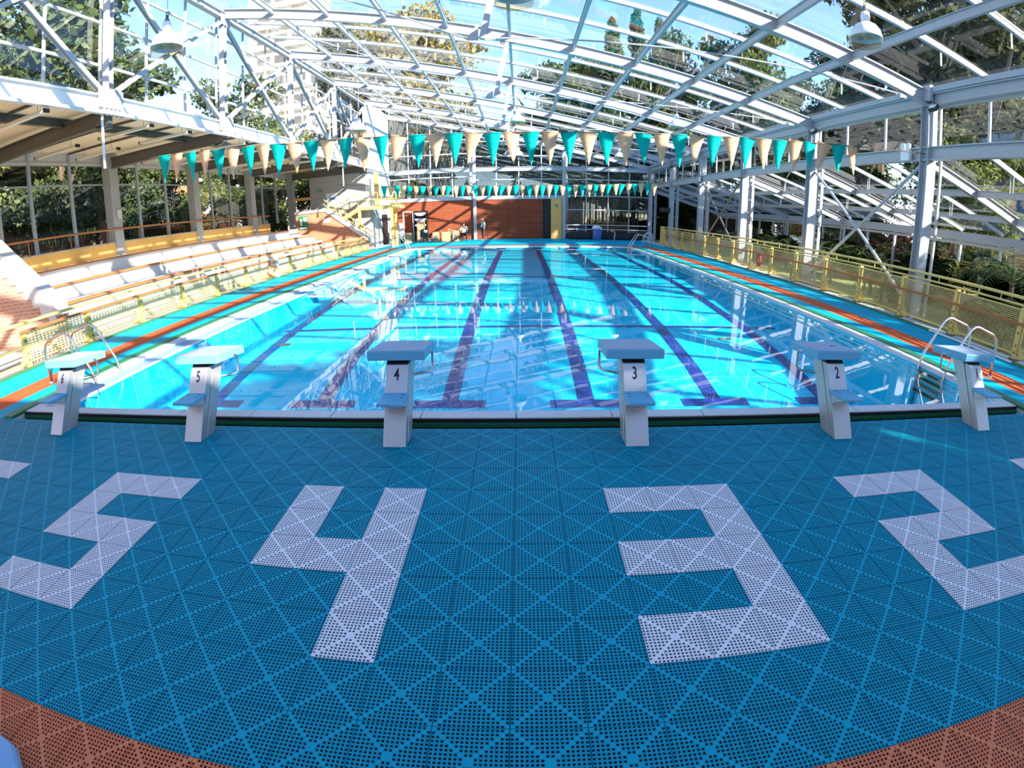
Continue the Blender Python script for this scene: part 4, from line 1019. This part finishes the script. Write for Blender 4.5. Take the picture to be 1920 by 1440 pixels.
# ================================================================== PLANTS
def leaf_cards(rng, clumps, per, size, flat=.0, aspect=1.7, droop=0.):
    q = MB()
    for (c, r) in clumps:
        for _ in range(per):
            # points mostly near the clump's surface
            d = Vector((rng.gauss(0, 1), rng.gauss(0, 1), rng.gauss(0, 1))).normalized() * (rng.random() ** .4)
            p = Vector((c[0] + d.x * r[0], c[1] + d.y * r[1], c[2] + d.z * r[2]))
            a = Vector((rng.gauss(0, 1), rng.gauss(0, 1), rng.gauss(0, 1) * (1 - flat) - droop * 2)).normalized()
            n2 = Vector((rng.gauss(0, 1), rng.gauss(0, 1), rng.gauss(0, 1))).normalized(); w = a.cross(n2).normalized()
            s = size * rng.uniform(.6, 1.3); h = a * s * aspect * .5; w = w * s * .5
            q.add([p - h, p + w, p + h, p - w], [(0, 1, 2, 3)])
    return q
def trunk(q, H, r, rng, fork=3, lean=.05):
    top = Vector((lean * H, lean * .5 * H, H * .62))
    q.tube([(0, 0, -.3), tuple(top * .45 + Vector((.1, 0, 0))), tuple(top)], [r, r * .75, r * .5], 8)
    for k in range(fork):
        a = 2 * pi * k / fork + rng.random(); st = top * rng.uniform(.55, .95); L_ = H * .33
        q.tube([tuple(st), tuple(st + Vector((cos(a) * L_ * .5, sin(a) * L_ * .5, L_ * .55))), tuple(st + Vector((cos(a) * L_ * .8, sin(a) * L_ * .8, L_ * 1.0)))], [r * .4, r * .28, r * .1], 6)
PROTO = {}
def proto(kind):
    """each kind's crown and trunk mesh, built once at unit-ish size (height 10)"""
    if kind in PROTO: return PROTO[kind]
    rng = random.Random(hash(kind) % 1000 if False else sum(map(ord, kind))); cl = []
    if kind in ('dense', 'dark', 'yellow', 'ochre'):
        for _ in range(46):
            a = rng.random() * 2 * pi; z = rng.uniform(2.6, 9.2); R = 3.1 * sqrt(max(.05, 1 - ((z - 5.6) / 4.2) ** 2)); rr = R * sqrt(rng.random())
            s = rng.uniform(.7, 1.25); cl.append(((rr * cos(a), rr * sin(a), z), (s * 1.1, s * 1.1, s * .75)))
        crown = leaf_cards(rng, cl, 420, .155); mats = {'dense': 'leaf', 'dark': 'leaf_shade', 'yellow': 'leaf_y', 'ochre': 'leaf_o'}[kind]; bark = 'bark'
    elif kind == 'pine':
        for _ in range(40):
            a = rng.random() * 2 * pi; z = rng.uniform(3.6, 9.6); rr = rng.uniform(.4, 2.9) * (1.15 - z / 14); cl.append(((rr * cos(a), rr * sin(a), z), (.95, .95, .38)))
        crown = leaf_cards(rng, cl, 330, .11, aspect=3.0); mats = 'leaf_p'; bark = 'bark'
    elif kind == 'cypress':
        for k in range(34):
            z = .6 + 9 * k / 33; R = 1.0 * sin(min(1, (1 - k / 36) * 1.6) * pi / 2); a = rng.random() * 6.3; rr = R * .5
            cl.append(((rr * cos(a), rr * sin(a), z), (R * .6 + .15, R * .6 + .15, .6)))
        crown = leaf_cards(rng, cl, 300, .11, aspect=2.4); mats = 'leaf_shade' if False else 'leaf'; bark = 'bark'
    elif kind == 'willow':
        for _ in range(60):
            a = rng.random() * 2 * pi; z = rng.uniform(1.2, 9.4); R = 2.9 * sqrt(max(.1, 1 - ((z - 5.2) / 4.9) ** 2)); rr = R * sqrt(rng.random())
            cl.append(((rr * cos(a), rr * sin(a), z), (.45, .45, 1.3)))
        crown = leaf_cards(rng, cl, 180, .11, aspect=6.0, droop=1.2); mats = 'leaf_g'; bark = 'bark'
    elif kind == 'shrub':
        for _ in range(16):
            a = rng.random() * 2 * pi; rr = 3.2 * sqrt(rng.random()); cl.append(((rr * cos(a), rr * sin(a), rng.uniform(1.5, 7.5)), (1.9, 1.9, 1.9)))
        crown = leaf_cards(rng, cl, 150, .75, aspect=1.8); mats = 'leaf'; bark = 'bark'
    elif kind == 'flower':
        for _ in range(16):
            a = rng.random() * 2 * pi; rr = 3.4 * sqrt(rng.random()); cl.append(((rr * cos(a), rr * sin(a), rng.uniform(1.5, 8)), (1.8, 1.8, 1.6)))
        crown = leaf_cards(rng, cl, 140, .7, aspect=1.4); mats = 'flower'; bark = 'bark'
    tq = MB(); trunk(tq, 9.0, .30 if kind != 'shrub' else .25, rng, 4)
    PROTO[kind] = (crown, mats, tq, bark, {}); return PROTO[kind]
def tree(label, kind, loc, H, W_=None, rz=0., name='tree', group='trees outside the glass', mat=None, bark=None, cat='tree'):
    crown, mt, tq, bk, cache = proto(kind); mt = mat or mt; bk = bark or bk
    t = thing(name, label, cat, loc, rz, group); s = H / 10.0; w = (W_ or H * .62) / 6.2; t.scale = (w, w, s)
    for nm, q, mm in (('crown' if cat == 'tree' else 'foliage', crown, mt), ('trunk' if cat == 'tree' else 'stem', tq, bk)):
        key = (nm, mm)
        if key not in cache: o = q.build(nm, mm, t); cache[key] = o.data
        else: o = bpy.data.objects.new(nm, cache[key]); COL.objects.link(o); o.parent = t
    return t
# beyond the left windows
tree('bushy yellow green tree outside the nearest left window panes', 'yellow', (-21.0, 8.0, 0), 12.0, 7.0, .3)
tree('dark leafy tree with leaning trunk outside the left windows by the first concrete column', 'dense', (-21.0, 15.0, 0), 12.5, 6.5, 1.2)
tree('mid green tree outside the left windows between the first two concrete columns', 'dense', (-21.5, 22.5, 0), 8.5, 5.0, 2.2)
tree('light green bushy tree outside the left windows past the second concrete column', 'yellow', (-21.5, 28.0, -.2), 5.6, 5.0, .8)
tree('mid green bush like tree outside the left windows near the grey cross wall', 'dense', (-19.6, 31.0, 0), 5.2, 5, 4.0)
tree('tall olive green tree filling the upper left truss glass', 'dense', (-26.0, 13.0, 0), 19.5, 15, 1.0)
tree('second tall olive green tree behind the upper left truss glass', 'dense', (-25.5, 22.0, 0), 18.0, 12, 2.6)
tree('tall tree at the left photo edge behind the truss', 'dense', (-24.5, 4.5, 0), 17.5, 12, 4.6)
tree('loose green tree below the cream tower seen through the truss', 'dense', (-26.5, 42.0, 0), 17.0, 10, .4)
tree('second loose green tree seen low through the truss before the tower', 'yellow', (-20.5, 39.0, 0), 11.0, 8, 2.0)
# beyond the far wall
for k, (x, y, H, w_, kd, lab) in enumerate((
    (-9.5, 40.5, 10.5, 6, 'willow', 'grey hanging leaved tree behind the left part of the far gable'), (-5.6, 41.5, 11, 6, 'willow', 'second grey hanging leaved tree left of the far gable middle'),
    (-2.0, 42, 8.5, 6.5, 'dark', 'dark tree behind the brick wall in the far gable middle'), (1.8, 41.5, 8.5, 6.5, 'dark', 'dark tree behind the yellow panel of the far wall'),
    (5.5, 42, 8.5, 6.5, 'dark', 'dark leafy tree behind the right part of the far gable'), (9.2, 41.5, 8.2, 6.5, 'dark', 'dark leafy tree behind the far right corner'), (13.2, 40, 7.4, 6.5, 'dark', 'dark tree beyond the far end of the lean-to'),
    (7.2, 39.2, 5.4, 4.2, 'dense', 'lit leafy small tree close behind the right far glass'), (.2, 39.0, 5.2, 3.2, 'dense', 'lit leafy small tree close behind the middle far glass'))):
    tree(lab, kd, (x, y, 0), H, w_, k * 1.3)
for x, y, r, H, mt, lab in ((3.75, 37.6, .13, 7.5, 'bark_w', 'pale slender trunk just outside the far glass right of the grey column'), (-3.9, 38.6, .14, 9.0, 'bark_w', 'pale pinkish trunk outside the far glass left of the grey column')):
    o = thing('slender_tree', lab, 'tree', (x, y, 0)); b = MB(); b.tube([(0, 0, -.2), (.04, 0, H * .4), (-.03, .05, H * .7), (.05, 0, H)], [r, r * .95, r * .85, r * .6], 10); b.build('trunk', mt, o, smooth=True)
    b = leaf_cards(random.Random(int(y * 7)), [((.0, 0, H + .4), (1.0, 1.0, .6)), ((.5, .2, H - .1), (.7, .7, .5))], 260, .14); b.build('crown', 'leaf_g', o)
for k, (x, H, w_) in enumerate(((4.6, 2.4, 2.8), (7.0, 2.9, 3.2), (9.2, 2.5, 3.0), (12.4, 2.3, 3.0))):
    tree(['low dark bush close behind the far glass beside the yellow panel', 'low dark bush behind the blue drum and far glass', 'low dark bush behind the far glass in the right corner', 'low dark bush past the far right corner'][k], 'shrub', (x, 39.0, -.3), H, w_, k * 1.1, 'bush', 'bushes behind the far glass', mat='leaf_shade', cat='bush')
for k, (x, y, H) in enumerate(((-13.5, 47, 12.5), (-7.5, 48, 12), (-1.2, 47.5, 11), (5.2, 48, 11), (11.5, 47, 11.5), (17.5, 46, 10.5))):
    tree(['tall dark tree in the rear row behind the white corner wall', 'tall dark tree in the rear row behind the left of the far gable', 'tall dark tree in the rear row behind the middle of the far gable', 'tall dark tree in the rear row behind the right of the far gable', 'tall dark tree in the rear row behind the far right corner', 'tall dark tree in the rear row beyond the lean-to end'][k], 'dark', (x, y, 0), H, 7.5, k * 1.7)
# tall trees seen through the roof
tree('tall yellow brown tree seen through the roof left of centre', 'ochre', (-12.0, 50.0, 0), 25, 14, .2)
tree('tall grey green tree through the roof beside the cream tower', 'pine', (-19.0, 52.0, 0), 25, 10, 1.1)
tree('dark green tree top seen through the roof just right of centre', 'dense', (4.5, 52.0, 0), 19, 11, 2.7)
tree('second dark green tree top right of the roof centre', 'dense', (11.5, 50.0, 0), 18.5, 11, .9)
for k, (x, H) in enumerate(((9.6, 22.2), (12.0, 23.5), (14.4, 22.6))): tree(['leftmost of three narrow cypress tops against the sky', 'middle and tallest of three narrow cypress tops', 'rightmost of three narrow cypress tops'][k], 'cypress', (x, 49, 0), H, 10 if k != 1 else 9, k * 2.0)
tree('broad green tree seen through the right half of the roof', 'dense', (18.5, 50, 0), 22.0, 10, .3)
tree('tall pointed green tree through the right half of the roof', 'dense', (25.0, 48, 0), 23.5, 10, 1.6)
tree('lower green tree through the roof above the right eave beam', 'dense', (31.5, 47, 0), 18.5, 11, 2.9)
tree('green tree beyond the lean-to roof near the far end', 'dense', (22.5, 40, 0), 11.5, 9, 1.9)
tree('green tree beyond the lean-to roof in the middle', 'yellow', (23.5, 31.5, 0), 10.5, 8, .6)
tree('large pine at the upper right of the roof', 'pine', (25.0, 28.0, 0), 20.5, 13, .8)
tree('large dark pine at the top right corner', 'pine', (24.0, 18.0, 0), 18.5, 13, 2.5)
tree('pine behind the right clerestory windows', 'pine', (27.0, 22.5, 0), 15.0, 10, 4.1)
tree('pale green tree seen through the lean-to roof at the right edge', 'yellow', (21.0, 16.0, 0), 7.5, 6, 3.3)
tree('dark green tree outside the lean-to windows on the right', 'dark', (20.0, 24.5, 0), 5.8, 6, 5.0)
tree('leafy tree outside the lean-to windows past the third right column', 'dense', (19.0, 30.5, 0), 5.2, 5.5, .5)
tree('flowering pink bush outside the lean-to windows', 'flower', (18.1, 17.6, -.1), 2.5, 2.6, .4, 'flowering_bush', 'bushes outside the lean-to', cat='bush')
tree('dark bush outside the lean-to windows beside the pink bush', 'shrub', (17.5, 20.8, -.1), 2.5, 3.0, 1.9, 'bush', 'bushes outside the lean-to', cat='bush')
tree('dark bush outside the lean-to behind the nearest right column', 'shrub', (18.0, 13.5, -.1), 2.4, 3.0, 2.9, 'bush', 'bushes outside the lean-to', cat='bush', mat='leaf_shade')
# tall trees to the right and behind, outside the picture: their dappled shade falls on the right walkway
tree('tall tree outside beyond the lean-to on the near right', 'dense', (17.0, -10.5, 0), 12.0, 7, .8)
tree('second tall tree outside on the near right', 'dense', (21.5, -3.5, 0), 8.6, 6, 2.1)
tree('third tall tree outside on the near right', 'pine', (22.5, 3.0, 0), 8.0, 6, 2.1)

def frond(q, base, az, L_, rise, droop, w=.30, n=15):
    az_ = Vector((cos(az), sin(az), 0)); base = Vector(base); pts = []
    for i in range(9):
        f = i / 8; pts.append(base + az_ * (L_ * (f - .12 * f * f)) + Vector((0, 0, rise * L_ * f - droop * L_ * f * f)))
    q.tube(pts, [.016 * (1 - .8 * i / 8) + .003 for i in range(9)], 5)
    for i in range(n):
        f = .15 + .85 * i / (n - 1); k = min(7, int(f * 8)); p = pts[k].lerp(pts[k + 1], f * 8 - k); d = (pts[k + 1] - pts[k]).normalized(); sd = d.cross(Vector((0, 0, 1))).normalized()
        ln = w * (1 - .55 * abs(f - .45) * 2) * 1.2
        for s in (-1, 1):
            tip = p + sd * s * ln + d * ln * .55 + Vector((0, 0, -.22 * ln)); q.add([p - d * .016, p + d * .016, tip], [(0, 1, 2)])
def palm(label, loc, H, n, L_, seed, rise=.75, droop=.75, w=.30, group='palms in the lean-to bed', name='palm'):
    rng = random.Random(seed); t = thing(name, label, 'plant', loc, 0, group)
    b = MB(); b.tube([(0, 0, -.1), (.03, 0, H * .5), (0, .02, H)], [.09, .075, .06], 8); b.build('stem', 'bark', t)
    q = MB()
    for k in range(n): frond(q, (0, 0, H * (.8 + .2 * rng.random())), k * 2.4 + rng.uniform(-.3, .3), L_ * rng.uniform(.75, 1.1), rise * rng.uniform(.6, 1.5), droop * rng.uniform(.7, 1.2), w)
    q.build('frond', 'frond', t); return t
def yucca(label, loc, H, n, L_, seed, mat='leaf_y', group='strap leaved plants in the lean-to bed'):
    rng = random.Random(seed); t = thing('yucca', label, 'plant', loc, 0, group)
    b = MB(); b.tube([(0, 0, -.1), (.02, .01, H)], [.05, .035], 7); b.build('stem', 'bark', t); q = MB()
    for k in range(n):
        a = k * 2.4 + rng.random() * .5; z = H * rng.uniform(.25, 1.0); up = rng.uniform(.1, 1.1); d = Vector((cos(a), sin(a), up)).normalized(); sd = Vector((-sin(a), cos(a), 0)); l = L_ * rng.uniform(.7, 1.1); p = Vector((0, 0, z))
        mid = p + d * l * .55; tip = p + d * l + Vector((0, 0, -.25 * l)); w = .035
        q.add([p - sd * w * .5, p + sd * w * .5, mid + sd * w, mid - sd * w, tip], [(0, 1, 2, 3), (3, 2, 4)])
    q.build('leaves', mat, t); return t
palm('large arching palm at the right edge of the photo in the lean-to', (12.6, 6.3, -.06), 1.5, 22, 1.9, 1, .7, .85, .45)
palm('second arching palm behind the right fence near the right edge', (12.0, 5.0, -.06), .55, 15, 1.25, 2, .8, .8, .30)
palm('fern like low palm beside the nearest right column', (11.6, 7.4, -.06), .25, 14, .85, 3, .9, .8, .24)
palm('low palm behind the right fence past the second column', (11.6, 11.2, -.06), .4, 14, 1.0, 4, 1.0, .8, .24)
palm('spiky dark palm between the second and third right columns', (12.6, 16.6, -.06), .9, 18, 1.1, 5, .9, .7, .24)
palm('spiky palm beside the third right column', (12.4, 20.5, -.06), .8, 16, 1.1, 6, .9, .7, .24)
palm('palm far along the lean-to bed', (12.8, 26, -.06), .9, 16, 1.1, 7, .9, .7, .24)
yucca('bright lit yucca behind the right fence near the nearest column', (12.2, 8.0, -.06), 1.45, 90, .62, 11)
yucca('low spiky plant at the foot of the right fence by the ladder', (10.5, 4.7, -.06), .35, 60, .62, 12)
yucca('leafy plant behind the right fence left of the nearest column', (10.8, 9.6, -.06), .6, 55, .5, 13, 'leaf')
yucca('tall thin strap leaved plant left of the crossing braces', (12.3, 12.4, -.06), 1.3, 50, .55, 14, 'leaf')
yucca('leafy plant under the crossing braces', (11.6, 13.6, -.06), 1.0, 60, .6, 15, 'leaf')
yucca('small lit plant near the hose coil behind the right fence', (10.6, 14.9, -.06), .5, 45, .4, 16)
yucca('dense strap leaved plant past the hose coil', (12.2, 18.2, -.06), 1.3, 60, .6, 17, 'leaf')
for k, (x, y, H, w_, mt, lab) in enumerate(((11.6, 5.9, .95, 1.2, 'leaf', 'low leafy shrub right of the nearest right column'), (11.2, 9.0, 1.0, 1.0, 'leaf', 'low leafy shrub left of the nearest right column behind the fence'), (13.5, 10.2, 1.7, 1.8, 'leaf_shade', 'dark shrub at the back of the lean-to bed'),
    (14.2, 6.9, 1.9, 2.2, 'leaf_shade', 'tall dark shrub behind the large palm'), (14.3, 15.3, 1.6, 1.8, 'leaf', 'green shrub at the back of the lean-to past the braces'), (13.9, 22.5, 1.6, 1.8, 'leaf_shade', 'dark shrub at the back of the lean-to near the far end'))):
    tree(lab, 'shrub', (x, y, -.06), H, w_, k, 'shrub', 'shrubs in the lean-to bed', mat=mt, cat='shrub')

# ================================================================== BUILDINGS OUTSIDE
def building(label, x0, x1, y0, y1, h, mat, wins, roofmat=None, name='building'):
    t = thing(name, label, 'building', (0, 0, 0)); b = MB(); b.box(x0, x1, y0, y1, -.3, h); b.build('wall', mat, t)
    for (face, u0, u1, z0, z1, mt) in wins:
        b = MB()
        if face == 'x1': b.box(x1 - .05, x1 + .04, u0, u1, z0, z1)
        elif face == 'x0': b.box(x0 - .04, x0 + .05, u0, u1, z0, z1)
        else: b.box(u0, u1, y0 - .04, y0 + .05, z0, z1)
        b.build('window', mt, t)
    if roofmat: b = MB(); b.box(x0 - .4, x1 + .4, y0 - .4, y1 + .4, h, h + .3); b.build('roof', roofmat, t)
    return t
building('orange brick house with white bays outside the left windows', -36, -28, 8, 42, 6.6, 'bld_brick', [('x1', y, y + 2.2, z, z + 1.6, mt) for k, y in enumerate(range(10, 40, 4)) for z, mt in ((.8, 'white'), (3.6, 'white' if k % 2 else 'steel_d'))], 'concrete')
w_ = [('y0', x, x + 2.6, z, z + 1.5, 'steel_d') for x in (-47, -43.5, -40) for z in range(4, 56, 4)] + [('x1', y, y + 2.6, z, z + 1.5, 'steel_d') for y in (87, 92) for z in range(4, 56, 4)]
t = building('tall cream apartment tower at upper left behind the trees', -49, -37.2, 85, 97, 58, 'tower', w_)
for z in range(3, 57, 4): b = MB(); b.box(-49.3, -36.9, 84.2, 97.3, z - .35, z); b.build('balcony_slab', 'white_wall', t)
building('red brick house seen through the right clerestory windows', 40, 52, 20, 36, 14.5, 'bld_brick', [('x0', y, y + 1.8, z, z + 1.5, 'blueplastic') for y in (22, 26, 30, 33) for z in (2, 5, 8.6, 11.6)], 'white_wall')
building('low white house beyond the trees past the right eave', 34, 42, 52, 60, 14.5, 'white_wall', [('y0', x, x + .7, 11, 13.5, 'steel') for x in (34.6, 36, 37.4, 38.8, 40.2)], 'concrete')
building('low dark brown pavilion among the trees behind the far gable', -16, 22, 44.4, 45.6, 4.2, 'pavilion', [('y0', x, x + 1.6, 1.9, 2.1, 'steel') for x in (2.0, 5.5, 9.0)])
